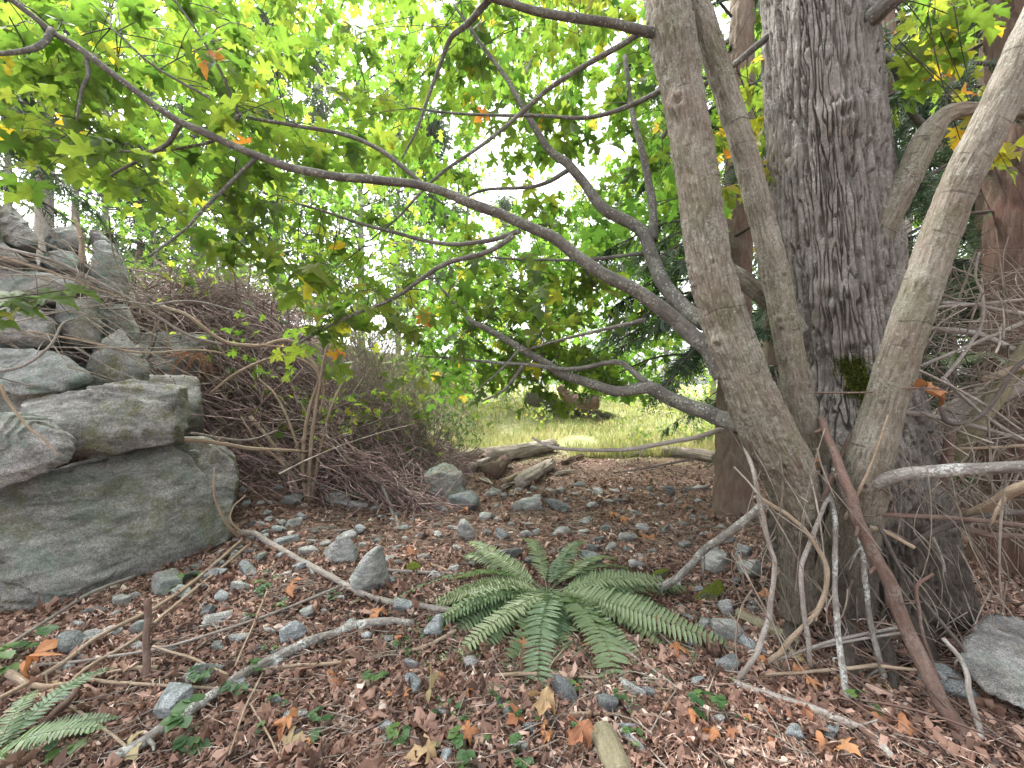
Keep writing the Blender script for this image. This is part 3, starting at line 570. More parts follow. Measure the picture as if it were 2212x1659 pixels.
# ------------------------------------------------------------------ trunks with real bark relief
def trunk_mesh(path, rad, nth, nz, furrow=.025, cell=(16, 2.4), flare=None, rings=None, seed=0, fine=.004, knots=(), warp=0.0, lump=.05):
    """path/rad: control points along the axis; furrow depth in metres"""
    sm = smooth_path(path, 12); t = np.linspace(0, 1, len(sm)); tz = np.linspace(0, 1, nz)
    ax = np.stack([np.interp(tz, t, sm[:, k]) for k in range(3)], -1)
    r = np.interp(tz, np.linspace(0, 1, len(rad)), rad)
    r = np.convolve(np.pad(r, 6, 'edge'), np.ones(13) / 13, 'valid')
    V, F, bc = tube(ax, r, nth, 0, 0, cap=True, warp=warp)
    body = V[:-2].reshape(nz, nth, 3); cen = ax[:, None]; dirn = unit(body - cen)
    th = theta(nth, warp); L = np.concatenate([[0], np.cumsum(np.linalg.norm(np.diff(ax, axis=0), axis=1))])
    Rm = r[:, None]; cth, sth = np.cos(th)[None], np.sin(th)[None]
    Z = np.repeat(L[:, None], nth, 1)
    q = np.stack([Rm * cth * cell[0], Rm * sth * cell[0], Z * cell[1]], -1).reshape(-1, 3) + seed * 11.1
    wq = q + 1.1 * np.stack([fbm(q * .55 + 5, 2), fbm(q * .55 + 19, 2), .6 * fbm(q * .55 + 33, 2)], -1)
    disp = np.zeros(len(q))
    if furrow:
        e = np.minimum(np.abs(vnoise(wq)), 1.25 * np.abs(vnoise(wq * np.array([1.15, 1.15, .8]) + 40.5))) if furrow > .03 else .4 * worley(wq); disp += furrow * (sstep(.02, .17, e) * (.85 + .25 * vnoise(wq * .6 + 3)) - .6) + furrow * .14 * fbm(wq * np.array([2.2, 2.2, 6.0]), 3)
    q2 = np.stack([Rm * cth, Rm * sth, Z], -1).reshape(-1, 3)
    disp += fine * fbm(q2 * np.array([70, 70, 45]) + seed, 3) + lump * r.mean() * fbm(q2 * 3.0 / max(.2, min(1, r.mean() * 5)) + seed, 3)
    if rings is not None:
        zz = Z.ravel(); sl = .02 * np.cos(np.repeat(th[None], nz, 0).ravel() + 1.0)
        tt = np.repeat(th[None], nz, 0).ravel()
        for q_, (z0, amp) in enumerate(rings): amp = amp * sstep(-.5, .3, np.cos(tt - 5.6 + .9 * math.sin(q_ * 2.4))); disp += amp * np.exp(-((zz - z0 - sl) / .006) ** 2) - amp * .8 * np.exp(-((zz - z0 - .013 - sl) / .005) ** 2)
    for (kz, kt, ks, ka) in knots:
        dth = (np.repeat(th[None], nz, 0).ravel() - kt + np.pi) % (2 * np.pi) - np.pi; dd = np.sqrt((dth * np.repeat(r, nth)) ** 2 + (Z.ravel() - kz) ** 2) / ks
        disp += ka * np.exp(-dd ** 2) - ka * 1.3 * np.exp(-(dd / .38) ** 2)
    disp = disp.reshape(nz, nth)
    if flare is not None:
        fh, fa, lob, ph = flare
        disp = disp + fa * np.exp(-Z / fh) * (.55 + .45 * np.cos(lob * th[None] + ph + 1.2 * np.sin(th[None] * 2 + ph)))
    body = body + dirn * disp[..., None]
    V[:-2] = body.reshape(-1, 3); return V, F, bc

base_m = np.array([MB[0], MB[1], hz(*MB) - .08])
maple = thing('maple_tree', 'large multi-stemmed maple with deeply furrowed central trunk at right of the clearing', 'tree', base_m)
tp = [P(1855, 1470, 2.78), P(1848, 1250, 2.85), P(1838, 1000, 2.9), P(1822, 800, 2.92), P(1800, 550, 2.92), P(1780, 300, 2.92), P(1764, 0, 2.95), P(1752, -110, 3.0)]
tr = np.array([190, 165, 138, 116, 112, 104, 101, 98]) / FPX * 2.9
V, F, bc = trunk_mesh(tp, tr, 380, 400, .043, (44, 7.0), (.30, .10, 5, .6), None, 1, .006, [(2.55, 5.5, .10, .05), (3.65, 5.95, .09, .06), (2.2, 5.75, .08, .04), (1.75, 5.9, .07, .03)], .6, .07)
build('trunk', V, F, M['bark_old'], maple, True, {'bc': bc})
STEM = {}
def stem(key, pts, ws, nth, nz, rings=0, furrow=.004, cell=(40, 9), mat='bark_stem', seed=3, knots=()):
    path = [P(*p) for p in pts]; rad = np.array([w / 2 / FPX * p[2] for w, p in zip(ws, pts)])
    L = sum(np.linalg.norm(np.array(a) - np.array(b)) for a, b in zip(path[:-1], path[1:]))
    rg = [(z, rng.uniform(.001, .003)) for z in np.cumsum(rng.uniform(.10, .34, 40)) if z < L][:rings] if rings else None
    V, F, bc = trunk_mesh(path, rad, nth, nz, furrow, cell, None, rg, seed, .0025, knots, .45, .09)
    STEM[key] = smooth_path(path, 8)
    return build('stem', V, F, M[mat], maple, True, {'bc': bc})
stem('A', [(1724, 1330, 2.38), (1722, 1200, 2.33), (1722, 1110, 2.3), (1698, 1010, 2.28), (1655, 930, 2.28), (1610, 820, 2.3), (1565, 690, 2.33), (1532, 560, 2.36), (1508, 400, 2.4), (1478, 220, 2.45), (1448, 60, 2.5), (1430, -60, 2.55), (1400, -300, 2.7)],
     [68, 64, 84, 108, 110, 100, 93, 90, 86, 85, 94, 86, 76], 88, 370, 26, .011, (58, 13), seed=4, knots=[(1.62, 5.3, .05, .03), (.95, 5.8, .04, .02), (2.05, 6.0, .03, .02), (3.0, 5.6, .06, .04), (1.25, 5.4, .03, .015), (2.5, 5.5, .025, .015), (.62, 5.9, .035, .018)])
stem('B', [(1752, 1010, 2.52), (1748, 950, 2.5), (1728, 860, 2.48), (1703, 740, 2.46), (1680, 620, 2.46), (1650, 490, 2.47), (1608, 330, 2.5), (1562, 180, 2.52), (1518, 40, 2.55), (1470, -110, 2.6), (1400, -330, 2.7)],
     [62, 62, 58, 56, 54, 52, 50, 50, 48, 46, 42], 52, 300, 22, .004, (60, 14), seed=6, knots=[(.9, 5.4, .03, .015), (1.7, 5.9, .025, .012), (2.3, 5.5, .02, .012)])
stem('C', [(1815, 1420, 2.62), (1825, 1280, 2.5), (1838, 1165, 2.38), (1858, 1075, 2.3), (1880, 980, 2.24), (1915, 860, 2.2), (1958, 720, 2.16), (2000, 600, 2.12), (2040, 485, 2.1), (2085, 375, 2.06), (2150, 245, 2.02), (2215, 105, 1.98), (2300, -70, 1.95), (2420, -330, 1.95)],
     [130, 112, 98, 92, 84, 74, 70, 68, 68, 68, 68, 70, 70, 66], 56, 300, 12, .004, (46, 8), seed=9, knots=[(1.25, 5.6, .03, .018), (1.6, 5.3, .025, .014), (.92, 5.9, .03, .015), (2.0, 5.7, .02, .012), (2.3, 5.4, .025, .013), (1.45, 6.0, .015, .01)])
stem('D', [(1880, 540, 2.66), (1915, 470, 2.62), (1960, 385, 2.58), (2005, 295, 2.55), (2045, 248, 2.52), (2105, 238, 2.5), (2180, 240, 2.45), (2300, 250, 2.4)], [60, 56, 52, 50, 36, 30, 28, 26], 60, 200, 8, .004, (44, 9), seed=12)
stem('Bback', [(1720, 720, 2.62), (1690, 670, 2.62), (1650, 640, 2.64), (1600, 600, 2.68), (1545, 560, 2.75)], [48, 44, 40, 34, 26], 40, 120, 4, .002, (44, 9), seed=14)

TWIG_SRC = []                                       # (path, leaf weight) the sprays hang from
LAST = [None]
def limb(pts, w0, w1, name='limb', mat='bark_limb', n=12, lump=.11, src=True, ws=None, on=None):
    pa = np.array([P(*p) for p in pts]); sm = smooth_path(pa, 8); t = np.linspace(0, 1, len(sm)); r = (w0 * (1 - t) + w1 * t) / 2 / FPX * sm[:, 1]
    if ws is not None: r = np.interp(t, np.linspace(0, 1, len(ws)), ws) / 2 / FPX * sm[:, 1]
    r = r * (.90 if name == 'limb' else .95)
    amp = r.mean() * .3
    sm = sm + amp * np.stack([vnoise(np.stack([t * len(sm) * .22 + s, t * 0 + pts[0][0] * .37, t * 0], -1)) for s in (0, 31, 77)], -1)
    V, F, bc = tube(sm, r, n, lump, pts[0][0] * .013)
    if src: TWIG_SRC.append(sm)
    o = build(name, V, F, M[mat], on if on is not None else maple, True, {'bc': bc}); return o
LIMB_E = limb([(1565, 815, 2.34), (1530, 760, 2.38), (1480, 710, 2.42), (1400, 642, 2.46), (1300, 588, 2.5), (1200, 520, 2.52), (1110, 475, 2.52), (1000, 430, 2.5), (920, 402, 2.48), (800, 390, 2.46), (690, 376, 2.42), (600, 352, 2.4), (520, 320, 2.36), (430, 280, 2.32), (350, 238, 2.28), (270, 180, 2.24), (190, 120, 2.2), (110, 66, 2.16), (40, 12, 2.12), (-40, -50, 2.1)], 50, 18, n=16, ws=[44, 40, 37, 33, 30, 27, 25, 23, 21, 20, 19, 18, 17, 17, 16, 15, 15, 14, 13, 12])
LIMB_F = limb([(1520, 700, 2.5), (1470, 655, 2.7), (1425, 600, 2.85), (1403, 535, 2.95), (1385, 495, 3.0), (1310, 455, 3.1), (1268, 405, 3.15), (1230, 358, 3.2), (1190, 328, 3.25), (1150, 268, 3.3), (1120, 218, 3.3), (1088, 160, 3.35), (1030, 82, 3.4), (980, 10, 3.5)], 38, 6)
limb([(1412, 520, 2.98), (1408, 450, 3.05), (1398, 370, 3.1), (1380, 300, 3.15), (1365, 235, 3.2), (1350, 120, 3.3)], 22, 10)
LIMB_H = limb([(1600, 920, 2.42), (1555, 902, 2.5), (1500, 884, 2.58), (1440, 858, 2.66), (1400, 838, 2.72), (1340, 845, 2.8), (1280, 828, 2.88), (1200, 800, 3.0), (1130, 755, 3.1), (1070, 722, 3.2), (1020, 695, 3.3), (990, 660, 3.4), (955, 625, 3.5)], 42, 6)
limb([(1410, 842, 2.71), (1375, 812, 2.74), (1330, 782, 2.8), (1240, 797, 2.9), (1130, 788, 3.0), (1000, 776, 3.1), (900, 770, 3.2)], 17, 4)
limb([(1425, 78, 2.48), (1395, 68, 2.46), (1290, 46, 2.4), (1180, 30, 2.34), (1110, 12, 2.3), (1040, -15, 2.26), (940, -70, 2.2)], 24, 15)
limb([(1420, 50, 2.52), (1350, 92, 2.6), (1280, 132, 2.66), (1200, 182, 2.72), (1130, 240, 2.78), (1050, 308, 2.82), (960, 368, 2.86), (905, 420, 2.9), (860, 470, 2.92), (800, 520, 2.95)], 15, 4)
limb([(1450, 185, 2.5), (1350, 232, 2.7), (1270, 254, 2.85), (1150, 250, 3.0), (1000, 246, 3.15), (880, 232, 3.3)], 13, 4)
limb([(1062, -10, 2.28), (1012, 50, 2.4), (976, 78, 2.45), (958, 122, 2.5), (928, 205, 2.55), (896, 290, 2.6), (868, 345, 2.65)], 16, 4)
limb([(918, 402, 2.48), (830, 330, 2.55), (740, 290, 2.6), (620, 268, 2.6), (515, 248, 2.58), (440, 205, 2.55), (330, 140, 2.5), (240, 60, 2.45)], 11, 4, 'branch', on=LIMB_E)
limb([(515, 249, 2.58), (475, 150, 2.5), (420, 60, 2.42), (365, -20, 2.36)], 7, 4, 'branch', on=LIMB_E)
limb([(515, 249, 2.58), (475, 295, 2.56), (420, 315, 2.55), (330, 326, 2.5), (210, 324, 2.45), (110, 303, 2.4)], 8, 4, 'branch', on=LIMB_E)
limb([(392, 262, 2.3), (365, 308, 2.35), (310, 340, 2.38), (240, 380, 2.4)], 12, 5, 'branch', on=LIMB_E)
limb([(555, 340, 2.38), (505, 386, 2.36), (430, 462, 2.32), (395, 500, 2.3), (320, 555, 2.25)], 9, 5, 'branch', on=LIMB_E)
limb([(186, 116, 2.2), (190, 160, 2.2), (176, 195, 2.18), (165, 262, 2.15)], 10, 4, 'branch', on=LIMB_E)
limb([(112, 66, 2.16), (90, 95, 2.1), (50, 110, 2.05), (-30, 118, 2.0)], 15, 9, 'branch', on=LIMB_E)
limb([(1125, 498, 2.53), (1050, 520, 2.6), (950, 525, 2.7), (830, 497, 2.8), (740, 470, 2.85), (640, 438, 2.9)], 12, 5, 'branch', on=LIMB_E)
limb([(1110, 510, 2.53), (1050, 545, 2.55), (960, 570, 2.6), (900, 610, 2.65), (840, 650, 2.7), (740, 690, 2.75), (640, 745, 2.8)], 13, 6, 'branch', on=LIMB_E)
limb([(1395, 545, 2.95), (1270, 560, 3.1), (1160, 562, 3.2), (1060, 556, 3.3)], 9, 4, 'branch', on=LIMB_F)
limb([(1395, 690, 2.47), (1300, 712, 2.6), (1200, 738, 2.75), (1120, 760, 2.9)], 10, 4, 'branch', on=LIMB_E)
limb([(1235, 365, 3.2), (1160, 402, 3.3), (1050, 410, 3.4), (980, 440, 3.5)], 11, 4, 'branch', on=LIMB_F)
limb([(1130, 790, 3.0), (1090, 840, 3.0), (1040, 868, 3.0)], 9, 4, 'branch', on=LIMB_H)
limb([(1125, 750, 3.1), (1080, 800, 3.0), (1020, 850, 2.95)], 6, 3, 'branch', on=LIMB_H)
limb([(1860, 70, 2.7), (1895, 30, 2.6), (1950, -10, 2.5), (2050, -90, 2.4)], 50, 34)
limb([(1845, 1085, 2.32), (1900, 1038, 2.16), (2000, 1021, 2.05), (2100, 1013, 1.98), (2230, 1006, 1.9)], 34, 28, 'limb', 'stick_lichen', src=False)
limb([(1870, 115, 2.95), (1935, 142, 3.2), (1946, 192, 3.3), (1985, 262, 3.4), (2080, 325, 3.5), (2160, 380, 3.6)], 20, 12, 'branch', src=False)
limb([(1690, 55, 2.9), (1640, 95, 3.0), (1570, 150, 3.1), (1500, 200, 3.2), (1430, 300, 3.4)], 18, 8, 'branch')
# upper limbs that carry the high crown over the clearing
for (a, b, c, w) in [((1450, -60, 2.6), (1150, -120, 4.2), (800, -60, 6.0), 30), ((1700, -150, 3.0), (1350, -60, 5.0), (1000, 60, 7.5), 28), ((1400, -300, 2.8), (900, -250, 4.0), (400, -120, 5.0), 26), ((1750, -200, 3.1), (1600, 60, 5.5), (1420, 160, 8.0), 24), ((1760, -300, 3.1), (1950, -100, 4.2), (2250, 40, 5.0), 26)]:
    limb([a, tuple((np.array(a) + b) / 2 + np.array([0, -30, 0])), b, tuple((np.array(b) + c) / 2 + np.array([0, 20, 0])), c], w, 6)
for k, (x0, y0, x1, y1, x2, y2, w) in enumerate([(1760, 1290, 1715, 1370, 1690, 1450, 46), (1840, 1330, 1830, 1420, 1840, 1500, 50), (1930, 1300, 1985, 1400, 2030, 1480, 56), (1990, 1230, 2050, 1300, 2110, 1350, 50), (1880, 1330, 1920, 1440, 1935, 1510, 40)]):
    a = P(x0, y0, 2.55); m_ = hit(x1, y1) + [0, 0, .05]; e = hit(x2, y2) - [0, 0, .04]; pa = smooth_path(np.array([a, m_, e]), 9); rr = np.linspace(w, w * .35, len(pa)) / 2 / FPX * 2.4
    V, F, bc = tube(pa, rr, 14, .35, k); build('root', V, F, M['bark_old'], maple, True, {'bc': bc})
# moss cushion and root moss
def moss_patch(parent, cx, cy, w, h, d, n, seed):
    r_ = np.random.default_rng(seed); x = cx + w * r_.normal(size=n) * .42; y = cy + h * r_.normal(size=n) * .42
    pos = np.array([P(a, b, d) for a, b in zip(x, y)]); c = np.array([P(1835, b, 2.9) for b in y])
    dr = pos - c; dr[:, 2] = 0; dr = unit(dr); rad = (np.interp(y, [0, 300, 550, 800, 1000, 1250, 1470], [101, 104, 112, 116, 138, 165, 190]) / FPX * 2.9 + .005)
    pos = np.stack([c[:, 0], c[:, 1], pos[:, 2]], -1) + dr * (rad + r_.uniform(-.01, .014, n))[:, None]
    tip = unit(dr + rdir(n) * .8 + np.array([0, 0, -.3])); V, F = inst(NEEDLE[0], NEEDLE[1], pos, frames(tip, rdir(n)), np.stack([np.full(n, .012), r_.uniform(.012, .032, n), np.full(n, .02)], -1))
    o = build('moss', V, F, M['moss'], parent, False, {'rnd': np.repeat(r_.random(n), 4)}); o['kind'] = 'stuff'; return o
moss_patch(maple, 1840, 790, 44, 26, 2.5, 1500, 1); moss_patch(maple, 1862, 830, 40, 30, 2.5, 1300, 2); moss_patch(maple, 1880, 880, 22, 46, 2.5, 700, 6); moss_patch(maple, 1800, 775, 30, 14, 2.5, 400, 7)
moss_patch(maple, 1790, 1360, 70, 60, 2.4, 2200, 3); moss_patch(maple, 1985, 1390, 36, 50, 2.4, 1100, 4); moss_patch(maple, 1880, 1380, 50, 50, 2.4, 1200, 8)

# ------------------------------------------------------------------ maple foliage
ALLSRC = np.concatenate(TWIG_SRC)
def spray(acc_leaf, acc_twig, c, nleaf, size, hi, out_dir=None, parts=None, warm=0.0, twig_r=.0025, pick=0.0):
    """one leafy twig at c reaching back to the nearest limb"""
    j = np.argmin(np.sum((ALLSRC - c) ** 2, 1) * rng.uniform(.45, 2.2, len(ALLSRC))); s = ALLSRC[j]; L = np.linalg.norm(c - s)
    st = c + (s - c) * min(1.0, 1.1 / (L + 1e-6)) if L > 1.1 else s
    dr = unit((c - st) * np.array([1, 1, .4]) + rng.normal(size=3) * .12); end = c + dr * .18 + np.array([0, 0, -.05])
    mid = (st + end) / 2 + np.array([0, 0, .05 + .05 * rng.random()]) + rng.normal(size=3) * .03
    path = curves(st[None], mid[None], end[None], 6)[0]; acc_twig.append((path, twig_r))
    t = np.sort(rng.uniform(.35, 1.0, nleaf)); i = t * (len(path) - 1); i0 = np.minimum(i.astype(int), len(path) - 2); f = (i - i0)[:, None]
    at = path[i0] * (1 - f) + path[i0 + 1] * f
    side = unit(np.cross(dr, [0, 0, 1.])); sg = np.where(np.arange(nleaf) % 2 == 0, 1, -1)[:, None]
    pet = unit(dr[None] * .8 + side[None] * sg * rng.uniform(.3, 1.1, (nleaf, 1)) + rng.normal(size=(nleaf, 3)) * .3 + np.array([0, 0, -.1]))
    pl = size * rng.uniform(.45, .9, nleaf)[:, None]; b = at + pet * pl + np.array([0, 0, -1]) * pl * .15
    PET.append(np.stack([at, b], 1))
    tip = unit(pet * np.array([1, 1, .3]) + np.array([0, 0, -.55]) + rng.normal(size=(nleaf, 3)) * .28)
    nor = unit(np.array([0, 0, 1.]) + rng.normal(size=(nleaf, 3)) * .55 + pet * .5)
    Mx = frames(tip, nor); sc = size * rng.uniform(.65, 1.25, nleaf)
    g = fbm((c * .7 + 4.2)[None], 2)[0]; rnd = np.clip(.38 + .32 * g + rng.normal(size=nleaf) * .17 + warm, 0, .88)
    rnd = np.where(rng.random(nleaf) < .012 + .5 * max(0, warm - .15), rng.uniform(.86, 1, nleaf), rnd)
    if parts is not None:
        for q in range(nleaf): parts.append((b[q], Mx[q], sc[q], rnd[q]))
        return
    T = (LEAF_HI if hi else LEAF_LO)[rng.integers(0, 3 if hi else 2)]
    V, F = inst(T[0], T[1], b, Mx, sc); acc_leaf.add(V, F, rnd=np.repeat(rnd, len(T[0])))
LF = Acc(); TW = []; PET = []; LFF = Acc(); PARTS = []
def region(n, x0, x1, y0, y1, d0, d1, fn, gaps=(), curve=None):
    k = 0; tries = 0
    while k < n and tries < n * 20:
        tries += 1; x = rng.uniform(x0, x1); y = rng.uniform(y0, y1)
        if curve is not None and not curve(x, y): continue
        d = rng.uniform(d0 ** 2, d1 ** 2) ** .5
        c = P(x, y, d)
        if any((x - gx) ** 2 / rx ** 2 + (y - gy) ** 2 / ry ** 2 < 1 for gx, gy, rx, ry in gaps): continue
        if c[2] < hz(c[0], c[1]) + .5: continue
        fn(c); k += 1
GAPS = [(690, 195, 60, 55), (1085, 280, 70, 45), (1070, 400, 45, 70), (960, 275, 40, 30), (1250, 350, 50, 30), (1570, 40, 40, 60), (1060, 560, 30, 30), (1000, 470, 60, 25), (640, 420, 60, 40), (1330, 90, 40, 30)]
def keep_near(x, y):
    # below the long limb only the drooping tips at left and middle carry leaves
    lim = np.interp(x, [-40, 60, 200, 330, 470, 560, 700, 900], [300, 330, 420, 560, 600, 420, 440, 420]); return y < lim
near = lambda c: spray(LF, TW, c, int(rng.integers(5, 9)), .145, True, parts=PARTS)
mid = lambda c: spray(LF, TW, c, int(rng.integers(6, 11)), .15, True)
far = lambda c: spray(LFF, TW, c, int(rng.integers(7, 12)), .16, False, twig_r=.004)
region(50, -40, 600, -30, 600, 2.35, 3.0, near, (), keep_near)
region(52, -60, 800, -60, 600, 2.8, 4.0, mid, GAPS, keep_near)
region(46, 560, 1420, -40, 420, 3.0, 4.4, lambda c: spray(LF, TW, c, 7, .15, True, warm=.08), GAPS)
region(130, -80, 1450, -120, 520, 4.2, 7, lambda c: spray(LFF, TW, c, 9, .16, False, warm=.06), GAPS, lambda x, y: y < np.interp(x, [-80, 150, 400, 700, 950, 1450], [110, 220, 280, 330, 420, 520]))
region(130, 420, 1500, -80, 330, 5, 9, far, GAPS)
region(170, 800, 1500, 100, 560, 5.5, 9.5, far, GAPS)
region(16, 640, 960, 440, 700, 2.9, 3.8, lambda c: spray(LF, TW, c, 5, .14, True), (), lambda x, y: y > 560 or rng.random() < .6)
region(22, 620, 900, 600, 800, 2.6, 3.2, lambda c: spray(LF, TW, c, 4, .14, True, warm=.2))
region(150, 930, 1480, 470, 860, 5.0, 9.5, lambda c: spray(LFF, TW, c, 10, .16, False, warm=-.05), [(1070, 565, 30, 25), (1180, 800, 60, 60), (1300, 600, 30, 20)])
region(80, 900, 1420, 600, 850, 6.0, 10.0, lambda c: spray(LFF, TW, c, 10, .16, False, warm=-.03), [(1200, 850, 90, 40)])
region(90, 300, 1450, -60, 420, 5.5, 9.5, far)
region(40, 300, 1400, -60, 330, 3.4, 5.0, lambda c: spray(LF, TW, c, 8, .15, True, warm=.06), GAPS)
region(70, 960, 1330, 560, 870, 3.0, 4.2, lambda c: spray(LF, TW, c, 6, .14, True, warm=-.05))
region(26, 1900, 2200, -40, 260, 2.6, 4.5, lambda c: spray(LF, TW, c, 6, .16, True, warm=.22))
region(16, 1560, 1680, 150, 420, 2.9, 4.0, lambda c: spray(LF, TW, c, 5, .14, True, warm=.34))
region(5, 2080, 2200, 340, 420, 2.4, 3.0, lambda c: spray(LF, TW, c, 3, .14, True, warm=.55))
region(120, 1400, 1700, -60, 620, 4.5, 8.0, lambda c: spray(LFF, TW, c, 9, .15, False, warm=.12))
o = LF.build('foliage', M['leaf'], maple, True); o['kind'] = 'stuff'
o = LFF.build('foliage', M['leaf_far'], maple, True); o['kind'] = 'stuff'
TA = Acc(); tr_ = np.array([r for _, r in TW]); TA.add(*tubes(np.array([p for p, _ in TW]), tr_[:, None] * np.linspace(1.6, .6, 6)[None], 3)); TA.add(*tubes(np.concatenate(PET), np.array([[.0013, .0009]]), 3))
o = TA.build('twigs', M['dark_twig'], maple, True); o['kind'] = 'stuff'
BINS = [.12, .25, .36, .47, .60, .75, .93, .98]
LM = {}
for ti in range(3):
    for bi, b_ in enumerate(BINS):
        me = mesh_np('leaf', LEAF_HI[ti][0], LEAF_HI[ti][1], True, {'rnd': np.full(len(LEAF_HI[ti][0]), b_)}); me.materials.append(M['leaf']); LM[ti, bi] = me
from mathutils import Matrix
for q, (b, Mx, sc, rn) in enumerate(PARTS[:300]):
    o = link('leaf', LM[q % 3, int(np.argmin(np.abs(np.array(BINS) - rn)))], None, maple)
    m4 = Matrix(Mx.tolist()).to_4x4(); m4.translation = Vector((b - base_m).tolist()); o.matrix_local = m4 @ Matrix.Scale(sc, 4)
if len(PARTS) > 300:
    A = Acc()
    for q, (b, Mx, sc, rn) in enumerate(PARTS[300:]):
        T = LEAF_HI[q % 3]; V, F = inst(T[0], T[1], b[None], Mx[None], np.array([sc])); A.add(V, F, rnd=rn)
    o = A.build('foliage', M['leaf'], maple, True); o['kind'] = 'stuff'

# ------------------------------------------------------------------ conifers
def sprays_on(path, acc, n_side, ln, leaflet, width, droop=.5, per=22, seed=0, start=.15):
    """flat drooping side sprays along a bough"""
    r_ = np.random.default_rng(seed); path = np.asarray(path); K = len(path)
    t = np.repeat(r_.uniform(start, 1.0, n_side), 1); i = t * (K - 1); i0 = np.minimum(i.astype(int), K - 2); f = (i - i0)[:, None]
    at = path[i0] * (1 - f) + path[i0 + 1] * f; ax = unit(path[i0 + 1] - path[i0])
    sd = unit(np.cross(ax, [0, 0, 1.])) * np.where(r_.random(n_side) < .5, 1, -1)[:, None]
    dr = unit(ax * r_.uniform(.2, .9, (n_side, 1)) + sd * r_.uniform(.3, 1.1, (n_side, 1)) + np.array([0, 0, -droop]) + r_.normal(size=(n_side, 3)) * .2)
    l = ln * r_.uniform(.5, 1.2, n_side) * (1.1 - .5 * t)
    u = np.tile(np.linspace(.05, 1, per), (n_side, 1))                                  # along each spray
    pos = at[:, None] + dr[:, None] * (u * l[:, None])[..., None] + np.array([0, 0, -1]) * (droop * .35 * u ** 2 * l[:, None])[..., None]
    nn = unit(np.cross(dr, sd) + r_.normal(size=(n_side, 3)) * .3)
    lat = unit(np.cross(nn, dr)); s = np.where(np.arange(per) % 2 == 0, 1, -1)[None, :, None]
    tip = unit(dr[:, None] * .75 + lat[:, None] * s * .8 + r_.normal(size=(n_side, per, 3)) * .12 + np.array([0, 0, -.15]))
    sc = leaflet * (1.15 - .75 * u) * r_.uniform(.7, 1.2, u.shape)
    Mx = frames(tip.reshape(-1, 3), np.repeat(nn, per, 0)); n = n_side * per
    V, F = inst(NEEDLE[0], NEEDLE[1], pos.reshape(-1, 3), Mx, np.stack([sc.ravel() * width, sc.ravel(), sc.ravel()], -1))
    acc.add(V, F, rnd=np.repeat(np.clip(np.repeat(r_.uniform(.1, .85, n_side), per) + r_.normal(size=n) * .08, 0, 1), 4))
def conifer(name, label, base, top_h, r0, lean=(0, 0), boughs=(), bmat='bark_fir', nmat='needle', furrow=.02, nth=72, nz=200, leaflet=.055, width=.26, ln=.4, n_side=46, per=22, flare=(.25, .08, 5, .2), group=None, cell=(14, 3.5), brad=.018):
    t = thing(name, label, 'tree', base, group); base = np.array(base, float)
    path = [base + np.array([0, 0, -.15]), base + np.array([lean[0] * .3, lean[1] * .3, top_h * .33]), base + np.array([lean[0] * .65, lean[1] * .65, top_h * .66]), base + np.array([lean[0], lean[1], top_h])]
    V, F, bc = trunk_mesh(path, [r0 * 1.1, r0 * .92, r0 * .8, r0 * .62], nth, nz, furrow, cell, flare, None, int(abs(base[0] * 10)), .003); build('trunk', V, F, M[bmat], t, True, {'bc': bc})
    A = Acc()
    for q, pts in enumerate(boughs):
        sm = smooth_path(np.array(pts), 6); V, F, bc = tube(sm, np.linspace(brad, brad * .25, len(sm)), 6, .1, q); build('bough', V, F, M['stick_dark'], t, True, {'bc': bc})
        sprays_on(sm, A, n_side, ln, leaflet, width, .55, per, q + int(abs(base[0]) * 31))
    if boughs: o = A.build('needles', M[nmat], t, False); o['kind'] = 'stuff'
    return t
def fan(c, n, z0, z1, L0, L1, az0, az1, droop, seed):
    r_ = np.random.default_rng(seed); out = []
    for q in range(n):
        z = z0 + (z1 - z0) * (q + r_.random()) / n; a = r_.uniform(az0, az1); L = (L0 + (L1 - L0) * (z - z0) / (z1 - z0 + 1e-6)) * r_.uniform(.75, 1.15)
        d = np.array([math.sin(a), math.cos(a), 0.]); o_ = np.array([c[0], c[1], z])
        out.append([o_, o_ + d * L * .45 + np.array([0, 0, .05 * L - droop * L * .15]), o_ + d * L * .8 + np.array([0, 0, -droop * L * .45]), o_ + d * L + np.array([0, 0, -droop * L * .75])])
    return out
fb = hit(1580, 1105)
conifer('fir_tree', 'brown barked fir trunk behind the leaning maple stems with dark drooping boughs', fb, 7.5, .185, (.22, .1), fan(fb, 14, 1.75, 3.4, 1.9, 1.6, -2.4, -1.0, .36, 5) + fan(fb, 12, 2.8, 6.5, 1.7, 1.3, -3.1, 3.1, .4, 6), leaflet=.075, n_side=48, per=20, ln=.42)
rb = hit(2235, 1235)
conifer('fir_tree', 'thick red barked fir at the right edge behind the dead branches', rb, 7.5, .30, (.05, .1), fan(rb, 12, 2.0, 6.5, 1.6, 1.6, -2.6, 1.0, .4, 8), 'bark_red', furrow=.03, nth=80, nz=180, flare=(.3, .16, 4, 2.2), leaflet=.07)
c1 = np.array([*P(1912, 830, 6.3)[:2], 0]); c1[2] = hz(c1[0], c1[1])
conifer('cedar_tree', 'slim grey cedar trunk seen just right of the furrowed maple trunk', c1, 11, .15, (0, 0), fan(c1, 30, .6, 8, 2.4, 1.8, -3.1, 3.1, .5, 9), n_side=32, per=16, leaflet=.14, ln=.55, nth=32, nz=120)
